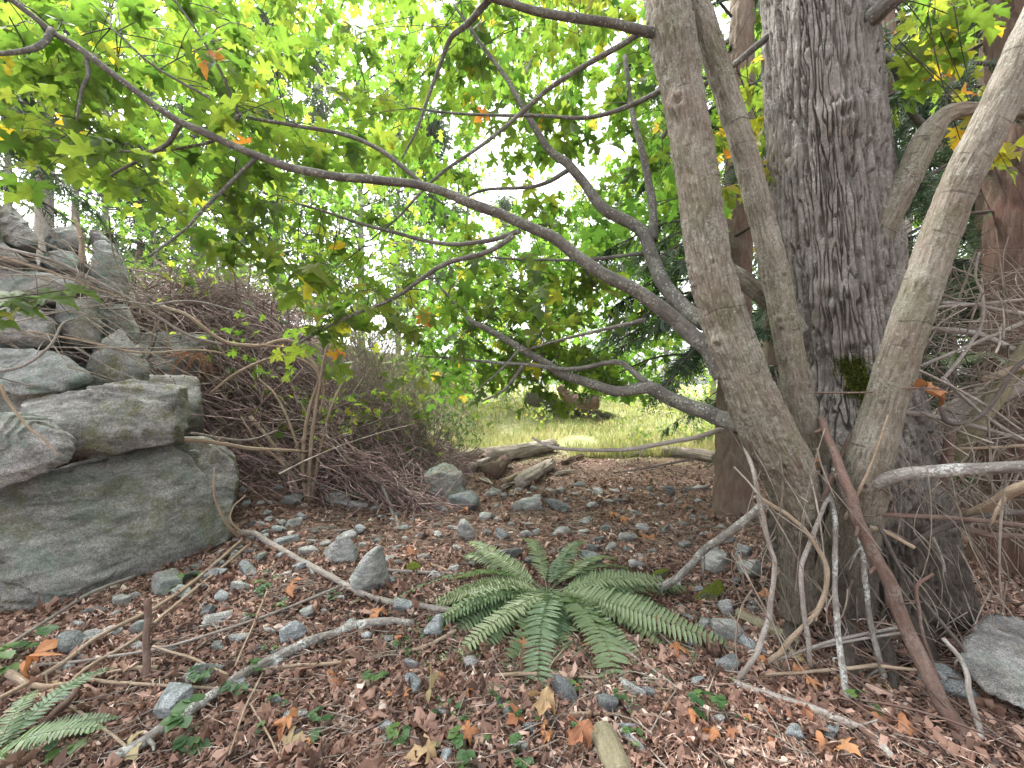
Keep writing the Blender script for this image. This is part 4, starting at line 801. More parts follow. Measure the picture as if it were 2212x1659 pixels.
for k, (x, d, lab) in enumerate([(2040, 7.0, 'dark cedar filling the gap between the two right maple stems'), (2130, 5.6, 'dark green cedar hanging over the dead branches at right'), (1660, 7.8, 'dark cedar directly behind the thin maple stem'), (2350, 7.5, 'dark cedar at the far right edge behind the red barked fir')]):
    b = np.array([*P(x, 830, d)[:2], 0]); b[2] = hz(b[0], b[1])
    conifer('cedar_tree', lab, b, 10, .14, (.1, 0), fan(b, 34, .3, 7.5, 2.3, 1.5, -3.1, 3.1, .5, 20 + k), n_side=42 if k < 2 else 26, per=15, leaflet=.15, ln=.55, nth=24, nz=60)
b = np.array([-6.6, 4.7, hz(-6.6, 4.7)])
conifer('cedar_tree', 'dark cedar boughs hanging in at the upper left edge', b, 9, .16, (0, 0), fan(b, 26, 2.6, 8, 1.8, 1.4, -.4, 2.6, .6, 33), n_side=40, leaflet=.09, ln=.5, nth=24, nz=60)

# far woodland on the left rise and beyond the meadow: every tree with its own trunk and crown
def far_tree(name, label, x, d, h, r, crown0, cr, mat, bmat, n=2600, conic=True, leaf=.3, seed=0, group='trees beyond the clearing'):
    r_ = np.random.default_rng(seed); b = np.array([*P(x, 830, d)[:2], 0.]); b[2] = hz(b[0], b[1]) - .1
    t = thing(name, label, 'tree', b, group)
    pa = smooth_path(np.array([b, b + [r_.uniform(-.2, .2), 0, h * .5], b + [r_.uniform(-.4, .4), 0, h]]), 8)
    V, F, bc = tube(pa, np.linspace(r, r * .25, len(pa)), 10, .08, seed); build('trunk', V, F, M[bmat], t, True, {'bc': bc})
    A = Acc(); nb = 70; zb = crown0 + (h - crown0) * r_.random(nb) ** .9; az = r_.uniform(0, 6.28, nb)
    Lb = cr * (1.08 - (zb - crown0) / (h - crown0)) * r_.uniform(.5, 1.15, nb) if conic else cr * np.sqrt(np.clip(1 - ((zb - (crown0 + h) / 2) / ((h - crown0) / 2)) ** 2, .05, 1)) * r_.uniform(.5, 1.1, nb)
    B = Acc()
    for q in range(nb):
        o_ = b + np.array([0, 0, zb[q]]); e = o_ + np.array([math.sin(az[q]) * Lb[q], math.cos(az[q]) * Lb[q], -.25 * Lb[q] if conic else .35 * Lb[q]])
        B.add(*tubes(np.array([[o_, (o_ + e) / 2 + [0, 0, .1], e]]), np.array([[r * .22, r * .14, r * .05]]), 4))
        k = int(n / nb); u = r_.random(k) ** .7; pos = o_ + (e - o_) * u[:, None] + r_.normal(size=(k, 3)) * np.array([.28, .28, .2]) * (.6 + .2 * cr)
        tip = unit(unit(e - o_) * .7 + r_.normal(size=(k, 3)) * .7 + np.array([0, 0, -.35])); sc = leaf * r_.uniform(.5, 1.2, k)
        if conic: V, F = inst(NEEDLE[0], NEEDLE[1], pos, frames(tip, rdir(k, .5)), np.stack([sc * .22, sc, sc], -1)); m_ = 4
        else: V, F = inst(LEAF_LO[0][0], LEAF_LO[0][1], pos, frames(tip, rdir(k, 1.)), sc); m_ = len(LEAF_LO[0][0])
        A.add(V, F, rnd=np.repeat(np.clip(r_.uniform(.1, .8) + r_.normal(size=k) * .12, 0, 1), m_))
    B.build('branches', M['dark_twig'], t, False)['kind'] = 'stuff'
    o = A.build('crown', M[mat], t, False); o['kind'] = 'stuff'; return t
far_tree('pine_tree', 'straight pale trunk rising behind the boulder crest at far left', 97, 15, 17, .30, 5.5, 3.2, 'needle_pale', 'bark_pale', 3600, True, .5, 1, None)
far_tree('pine_tree', 'thin pale trunk right of the straight pale one behind the boulders', 166, 18, 17, .17, 5, 3.0, 'needle_pale', 'bark_pale', 3000, True, .5, 2, None)
far_tree('fir_tree', 'small dark fir rising above the boulder crest at left', 310, 16, 7.5, .14, .8, 1.7, 'needle', 'bark_fir', 3000, True, .3, 3, None)
fl = [(20, 22, 19), (230, 24, 20), (330, 27, 22), (420, 22, 18), (520, 26, 22), (600, 20, 17), (690, 28, 21), (780, 22, 17), (860, 30, 22), (930, 24, 15), (1010, 34, 20), (1090, 38, 18), (1180, 33, 15), (1260, 40, 20), (1350, 34, 18), (1440, 30, 20), (1540, 26, 21), (1640, 20, 20), (1760, 22, 20), (1950, 16, 19), (2100, 18, 20), (2240, 14, 18)]
posn = ['far left edge', 'behind the boulder crest']
for k, (x, d, h) in enumerate(fl):
    con = k % 3 != 1
    far_tree('conifer_tree' if con else 'broadleaf_tree', 'pale distant conifer fading into the bright wood behind the clearing' if con else 'light green distant broadleaf tree in the bright wood behind the clearing', x, d, h, .2, h * .12, 3.4 if con else 3.8, 'needle_pale' if con else 'leaf_far', 'bark_pale', 3600 if con else 800, con, 0.62 if con else .46, 60 + k, 'distant conifers of the bright wood' if con else 'distant broadleaf trees of the bright wood')
for k, (x, d, h, lab) in enumerate([(330, 12, 4.6, 'pale leafy young tree on the rise above the brush, farthest left'), (470, 13, 5.5, 'pale leafy young tree on the rise, second from the left'), (600, 12.5, 5.0, 'pale leafy young tree on the rise behind the brush middle'), (740, 14, 6.0, 'pale leafy young tree behind the bare grey shrub'), (880, 15, 6.0, 'pale leafy young tree where the rise meets the meadow'), (1000, 17, 6.0, 'pale leafy young tree at the left end of the meadow')]):
    far_tree('young_tree', lab, x, d, h, .05, .3, 1.9, 'leaf_far', 'bark_pale', 750, False, .24, 300 + k, None)
# young maples and bushes in the middle distance
def bush(name, label, x, d, w, h, mat, n=500, leaf=.09, seed=0, group=None, stems=7, cat='bush', z0=None):
    r_ = np.random.default_rng(seed); b = np.array([*P(x, 830, d)[:2], 0.]); b[2] = hz(b[0], b[1]) - .03
    t = thing(name, label, cat, b, group); A = Acc(); T = Acc(); ends = []
    for q in range(stems):
        e = b + np.array([r_.normal() * w * .33, r_.normal() * w * .33, h * r_.uniform(.5, 1)]); pa = smooth_path(np.array([b + r_.normal(size=3) * [.06, .06, 0], (b + e) / 2 + r_.normal(size=3) * .12 * w, e]), 5)
        V, F, _ = tube(pa, np.linspace(.011, .003, len(pa)), 5, 0, 0, False); T.add(V, F); ends.append(pa)
        for s in range(4):
            i = r_.integers(3, len(pa)); e2 = pa[i] + r_.normal(size=3) * w * .22; V, F, _ = tube(np.array([pa[i], (pa[i] + e2) / 2 + [0, 0, .04], e2]), [.004, .003, .002], 4, 0, 0, False); T.add(V, F); ends.append(np.array([pa[i], e2]))
    k = max(1, int(n * .42) // len(ends))
    for pa in ends:
        i = r_.uniform(.3, 1, k) * (len(pa) - 1); i0 = np.minimum(i.astype(int), len(pa) - 2); f = (i - i0)[:, None]; pos = pa[i0] * (1 - f) + pa[i0 + 1] * f + r_.normal(size=(k, 3)) * leaf * .9
        tip = unit(r_.normal(size=(k, 3)) + [0, 0, -.3]); TT = LEAF_LO[r_.integers(0, 2)]
        V, F = inst(TT[0], TT[1], pos, frames(tip, rdir(k, .9)), leaf * r_.uniform(.6, 1.2, k)); A.add(V, F, rnd=np.repeat(np.clip(r_.uniform(.15, .8) + r_.normal(size=k) * .12, 0, 1), len(TT[0])))
    T.build('stems', M['brush_grey'], t, False)['kind'] = 'stuff'; o = A.build('leaves', M[mat], t, False); o['kind'] = 'stuff'; return t
for k, (x, d, w, h, mt, n, lf, lab) in enumerate([
  (975, 8.4, 1.1, 1.35, 'herb', 900, .07, 'dense dark green bush where the brush meets the meadow'), (910, 7.4, 1.3, 1.7, 'bush', 800, .09, 'yellowing leafy bush at the right end of the brush'),
  (1150, 20, 3.2, 1.3, 'bush', 700, .2, 'low bright bush at the far left of the meadow'), (1420, 15, 2.2, .9, 'bush', 500, .16, 'pale green bush on the meadow hummock'), (1490, 10.5, 1.3, .62, 'bush', 600, .1, 'bright green bush in the meadow left of the fir trunk'), (1380, 9.6, 1.0, .42, 'bush', 420, .09, 'small sunlit green plant in the meadow below the bare branch'),
  (1250, 24, 4.0, 2.4, 'leaf_far', 800, .22, 'bright young tree clump at the back of the meadow'), (1080, 26, 4.0, 4.0, 'leaf_far', 900, .24, 'pale leafy thicket at the back left of the meadow'), (1380, 27, 4.5, 4.5, 'leaf_far', 900, .25, 'pale leafy thicket at the back right of the meadow'), (1320, 13.5, 2.0, .6, 'bush', 400, .12, 'yellowish low shrub in the middle of the meadow'),
  (1540, 17, 3.0, 2.6, 'leaf_far', 600, .2, 'leafy thicket behind the fir trunk'), (560, 10.5, 2.6, 1.6, 'bush', 700, .12, 'yellow green bush on the rise above the brush'), (430, 9.5, 2.4, 1.2, 'bush', 600, .12, 'pale yellow green bush at the top of the brush slope'), (700, 11, 2.4, 2.4, 'leaf_far', 700, .14, 'light green young tree above the brush'), (820, 9.2, 1.9, 2.6, 'bush', 700, .11, 'thin yellowing young maple standing in the brush'), (2080, 5.2, 1.3, 1.3, 'herb', 500, .09, 'shadowed dark bush under the cedar at right'),
  (1190, 12.5, 1.8, .8, 'bush', 420, .12, 'pale bush standing behind the whitish logs'), (1270, 17.5, 3.0, 1.1, 'bush', 500, .16, 'bright shrub on the meadow right behind the root stump'), (1040, 13, 2.0, 1.1, 'bush', 420, .13, 'light shrub at the left meadow edge beyond the dark bush'), (1450, 20, 3.2, 1.8, 'bush', 500, .18, 'tall pale shrub at the right back of the meadow'), (1120, 16, 2.4, .9, 'bush', 420, .14, 'pale yellow shrub left of the long mossy rock hump'), (1350, 20, 3, 1.5, 'bush', 450, .17, 'washed out shrub at the meadow centre back'),
  (560, 5.6, 1.0, 1.9, 'leaf', 240, .13, 'leafy green sapling rising through the left part of the brush'), (690, 5.4, 1.2, 1.9, 'leaf', 300, .13, 'green and yellow maple sapling above the thin shrub stems'), (850, 6.0, 1.3, 1.8, 'leaf', 300, .13, 'yellow green maple sapling at the right of the bare grey shrub'), (450, 6.4, 1.1, 1.5, 'leaf', 200, .13, 'sparse green sapling on the upper brush slope')]):
    bush('bush', lab, x, d, w, h, mt, n, lf, 100 + k)
# leafless grey shrubs
def bare_shrub(label, x, d, w, h, n, seed, mat='brush_grey', name='bare_shrub', r=.0035, z=None, spread=.5):
    r_ = np.random.default_rng(seed); b = np.array([*P(x, 830, d)[:2], 0.]); b[2] = hz(b[0], b[1]) - .03; A = Acc()
    o_ = b + np.stack([r_.normal(size=n) * w * .25, r_.normal(size=n) * w * .25, r_.uniform(0, h * .6, n)], -1); e = o_ + np.stack([r_.normal(size=n) * w * spread, r_.normal(size=n) * w * spread, r_.uniform(.1, .7, n) * h], -1)
    A.add(*tubes(curves(o_, (o_ + e) / 2 + r_.normal(size=(n, 3)) * .12, e, 6), r * r_.uniform(.6, 1.6, (n, 1)) * np.linspace(1, .35, 6)[None], 3))
    o = A.build(name, M[mat], None, False, tuple(b)); tag(o, label, 'shrub'); return o
bare_shrub('tall leafless shrub of fine grey twigs in the middle of the brush', 800, 6.6, 1.3, 2.6, 520, 1)
bare_shrub('leafless grey twiggy shrub left of the yellowing bush', 900, 7.2, 1.1, 1.9, 380, 2)
bare_shrub('bare twiggy shrub on the crest of the brush slope', 480, 7.0, 1.1, 1.3, 180, 3)

# ------------------------------------------------------------------ meadow grass, logs
def grass():
    n = 26000; x = rng.uniform(960, 1640, n); d = 8.6 + 18 * rng.random(n) ** 1.7; X = (x - CX) / FPX * d; k = fbm(np.stack([X * .6, d * .6, d * 0], -1), 3) > -.25 - .1; X, d = X[k], d[k]
    k = ~((d < 9.6) & (X < 1.2)); X, d = X[k], d[k]; n = len(X); Z = height(X, d); h = rng.uniform(.10, .38, n) * (1 + .4 * fbm(np.stack([X, d, d * 0 + 8], -1), 2))
    tip = unit(np.stack([rng.normal(size=n) * .35, rng.normal(size=n) * .35, np.ones(n)], -1))
    TV = np.array([[-.5, 0, 0], [.5, 0, 0], [.32, .55, .05], [-.32, .55, .05], [0, 1, .22]]); TF = [np.array([[0, 1, 2, 3]]), np.array([[3, 2, 4]])]
    V, F = inst(TV, TF, np.stack([X, d, Z - .02], -1), frames(tip, rdir(n)), np.stack([rng.uniform(.012, .028, n), h, h], -1))
    tag(build('meadow_grass', V, F, M['grass'], None, False, {'rnd': np.repeat(np.clip(.5 + .3 * fbm(np.stack([X * .8, d * .8, d * 0 + 2], -1), 2) + rng.normal(size=n) * .2, 0, 1), 5)}), 'sunlit straw and green meadow grass beyond the trees', 'grass', kind='stuff')
grass()
def log(label, pts, r0, r1, mat='log', rough=.028, seed=0, d=None, cell=(16, 1.2), name='dead_log', zoff=.8):
    pa = px_path(pts, d); r = np.linspace(r0, r1, max(3, len(pa)))
    if d is None: pa[:, 2] += r0 * zoff
    V, F, bc = trunk_mesh(pa, r, 40, 70, rough, cell, None, None, seed, .004, (), 0, .22); o = build(name, V, F, M[mat], None, True, {'bc': bc}, tuple(pa[0])); tag(o, label, 'log'); return o
log('short weathered log with checked grey end pointing at the camera', [(1122, 1058), (1155, 1035), (1190, 1012)], .105, .10, seed=1)
log('pale log lying left of the rotten root end', [(968, 1004), (1010, 995), (1060, 985)], .10, .09, seed=2)
log('long whitish log behind the rotten root end', [(1060, 1005), (1120, 990), (1195, 975)], .17, .13, seed=3)
log('thin brown log slanting below the whitish logs', [(1088, 1048), (1130, 1030), (1180, 1014)], .05, .045, 'stick_tan', .006, 4)
log('broken slab of pale wood between the two whitish logs', [(1020, 1022), (1050, 1008), (1082, 995)], .09, .07, seed=5, rough=.02)
log('dark rotten root end of the whitish log', [(1062, 1035), (1078, 1020), (1092, 1008)], .14, .10, 'stick_brown', .03, 6, cell=(12, 8))
log('brown fallen log in the meadow seen left of the fir trunk', [(1430, 985), (1490, 990), (1545, 1000)], .11, .12, 'log', .01, 7)
log('upturned root stump with a raised arm on the meadow hummock', [(1290, 880, 13.), (1250, 885, 13.), (1225, 872, 13.), (1208, 852, 13.)], .30, .12, 'stick_brown', .04, 8, cell=(6, 4))
for k, (x0, y0, x1, y1, r0, lab) in enumerate([(1085, 1062, 1118, 1046, .04, 'short broken chunk of grey wood in front of the weathered log'), (1000, 1012, 1040, 1018, .045, 'splintered wood piece left of the rotten root end'), (1200, 1030, 1240, 1022, .035, 'small pale wood chunk right of the weathered log'), (1150, 985, 1205, 968, .06, 'crumbling pale wood behind the weathered log'), (1040, 1040, 1062, 1052, .035, 'dark wood fragment below the rotten root end'), (1215, 1005, 1260, 990, .05, 'half rotted log piece at the meadow edge'), (960, 985, 985, 975, .05, 'grey log stub at the end of the brush')]): log(lab, [(x0, y0), ((x0 + x1) / 2, (y0 + y1) / 2 - 1), (x1, y1)], r0, r0 * .7, 'log' if k % 2 == 0 else 'stick_brown', .03, 30 + k)
log('split yellow grey log beside the maple foot', [(1595, 1340), (1640, 1362), (1725, 1402)], .032, .028, 'log_moss', .006, 9)
log('mossy rounded log end at the bottom edge', [(1300, 1600), (1318, 1635), (1345, 1700)], .048, .05, 'log_moss', .006, 10, zoff=.3)
log('thick grey fallen trunk behind the dead branches at right', [(1975, 975, 3.1), (2050, 930, 3.0), (2130, 880, 2.9), (2260, 810, 2.8)], .10, .085, 'stick_grey', .008, 11)
log('greenish trunk leaning among the dead branches at right', [(1965, 1125, 2.75), (2040, 1035, 2.65), (2110, 930, 2.55), (2230, 760, 2.45)], .062, .045, 'log_moss', .006, 12)
c = P(1260, 895, 15.5); V, F = stone_mesh(5.2, 3, .6, 5, 77, 0); V = V + np.array([c[0], c[1], hz(c[0], c[1]) - .1]); tag(build('boulder', V, F, M['moss_stone'], None, True, None, (c[0], c[1], V[:, 2].min())), 'long mossy rock hump in the meadow', 'boulder')

# ------------------------------------------------------------------ dead brush over the left slope
def brush(n, seed, mat, r, length, down):
    r_ = np.random.default_rng(seed); A = Acc()
    x = r_.uniform(-5.6, -.75, n * 2); y = r_.uniform(4.7, 8.2, n * 2); k = ~((x < -3.3) & (y < 4.9)); x, y = x[k][:n], y[k][:n]
    z = height(x, y); top = .85 * (1 - sstep(-2.0, -.7, x)) * (.75 + .25 * sstep(-5.5, -4, x)) + .12
    top = top * (.75 + .5 * fbm(np.stack([x * 1.1, y * 1.1, x * 0], -1), 2))
    c = np.stack([x, y, z + top * r_.random(n) ** .8], -1); L = (length * r_.uniform(.4, 1.3, n))[:, None]
    d = np.where((r_.random(n) < down)[:, None], unit(np.array([.85, -.25, -.42]) + r_.normal(size=(n, 3)) * np.array([.22, .3, .2])), unit(r_.normal(size=(n, 3)) * np.array([1, 1, .8])))
    sd2 = unit(r_.normal(size=(n, 3))) * L * r_.uniform(.03, .2, (n, 1))
    A.add(*tubes(curves(c - d * L / 2, c + sd2, c + d * L / 2, 6), r * r_.uniform(.6, 1.7, (n, 1)) * np.linspace(1, .45, 6)[None], 3))
    return A
A = brush(2600, 1, 'brush', .0075, .95, .45); A2 = brush(1700, 5, 'brush', .0042, .7, .3); A.add(*A2.out()[:2])
tag(A.build('dead_brush', M['brush'], None, False, (-3, 6, hz(-3, 6))), 'tangled purple brown heap of dead canes covering the left slope', 'brush', kind='stuff')
A = brush(420, 2, 'brush_grey', .010, 1.4, .65)
tag(A.build('dead_brush', M['brush_grey'], None, False, (-3, 6, hz(-3, 6))), 'paler grey canes strewn through the dead brush heap', 'brush', kind='stuff')

# ------------------------------------------------------------------ canes over the boulders and brush
T3 = lambda pts, d0, d1: [(x, y, d0 + (d1 - d0) * i / (len(pts) - 1)) for i, (x, y) in enumerate(pts)]
def multi(label, strands, mat, name, cat):
    """one thing made of several stems"""
    b = P(*strands[0][0][0]); t = thing(name, label, cat, b)
    for pts, w0, w1, nm in strands: stick(None, pts, w0, w1, mat, name=nm, parent=t)
    return t
canes = [
 ('long grey cane slanting from the crest boulders into the brush', T3([(-20, 530), (120, 565), (270, 640), (400, 720), (480, 745)], 4.0, 4.6), 7, 5, 'stick_grey'),
 ('second long cane just below the crest, parallel to the first', T3([(-20, 548), (110, 588), (250, 640), (340, 685)], 3.95, 4.4), 6, 4, 'stick_tan'),
 ('third slanting cane crossing the wide grey slab', T3([(-20, 570), (100, 605), (220, 640), (330, 660)], 3.9, 4.3), 5, 4, 'stick_grey'),
 ('thick olive brown cane along the top of the brush slope', T3([(330, 655), (400, 680), (480, 735), (560, 748), (620, 735), (670, 770), (692, 815)], 5.0, 5.2), 9, 8, 'stick_tan'),
 ('pale cane curving flat across the boulders to the brush', T3([(-10, 805), (60, 785), (110, 745), (135, 700), (160, 690)], 3.3, 3.7), 7, 4, 'stick_grey'),
 ('thin cane lying over the olive brown boulder', T3([(60, 715), (170, 735), (300, 762), (420, 755), (485, 765)], 3.7, 4.3), 5, 4, 'stick_tan'),
 ('long thin cane running from the green boulder into the brush', T3([(160, 750), (240, 795), (320, 830), (360, 850)], 3.6, 4.2), 4, 3, 'stick_grey'),
 ('cane arching over the upper pile toward the brush', T3([(60, 680), (180, 670), (300, 665), (420, 650), (560, 690)], 4.0, 5.2), 5, 4, 'stick_grey'),
 ('curved pale twig standing up from the brush crest', T3([(322, 755), (335, 710), (350, 690), (362, 720), (355, 770)], 4.6, 4.6), 4, 3, 'stick_tan'),
 ('thin cane draped over the rounded pale boulder', T3([(0, 830), (20, 870), (60, 920), (100, 955), (128, 985)], 2.7, 2.72), 7, 3, 'stick_tan'),
 ('splintered upright stub on the boulder crest', T3([(160, 470), (178, 520), (180, 570)], 4.5, 4.4), 6, 14, 'stick_tan'),
 ('grey driftwood cane at the left edge above the green boulder', T3([(-20, 680), (20, 700), (80, 732)], 3.4, 3.6), 14, 8, 'stick_grey'),
 ('straight olive stick from the long pale block into the brush', T3([(400, 948), (480, 958), (560, 970), (640, 975), (660, 978)], 3.7, 4.9), 10, 5, 'stick_tan'),
 ('thin stick just above the straight olive stick', T3([(412, 935), (470, 945), (540, 950), (600, 930)], 3.7, 4.8), 6, 4, 'stick_grey'),
 ('dark branch leaning through the brush toward the small ferns', T3([(690, 935), (740, 990), (800, 1080)], 5.3, 5.0), 12, 9, 'stick_brown'),
 ('pale stick leaning on the brush above the small ferns', T3([(812, 1020), (835, 1070), (860, 1140)], 5.2, 4.6), 8, 7, 'stick_grey'),
 ('slanting stick behind the shrub stems', T3([(540, 900), (590, 960), (640, 1040)], 5.0, 4.9), 9, 7, 'stick_tan'),
 ('curved cane looping out of the brush over the stems', T3([(455, 850), (520, 800), (600, 770), (660, 780), (700, 830), (690, 900)], 4.6, 5.0), 6, 5, 'stick_tan'),
]
for lab, pts, w0, w1, mt in canes: stick(lab, pts, w0, w1, mt, name='cane', cat='cane', n=7, lump=.15)
b = hit(665, 1080)
sh = thing('shrub', 'multi stemmed thin brown shrub growing out of the litter below the brush', 'shrub', b)
for k, pts in enumerate([[(668, 1085), (670, 1000), (680, 900), (695, 800), (720, 700)], [(660, 1085), (655, 980), (668, 880), (690, 815), (650, 760), (560, 745)], [(655, 1080), (610, 1000), (560, 960), (520, 900)], [(672, 1085), (690, 980), (715, 880), (760, 790)], [(664, 1085), (640, 960), (600, 860), (560, 820)], [(652, 1080), (600, 1020), (540, 975)]]):
    stick(None, T3(pts, b[1], b[1] + .15 * k - .3), 11 - k, 4, 'stick_tan', name='stem', parent=sh, n=6)

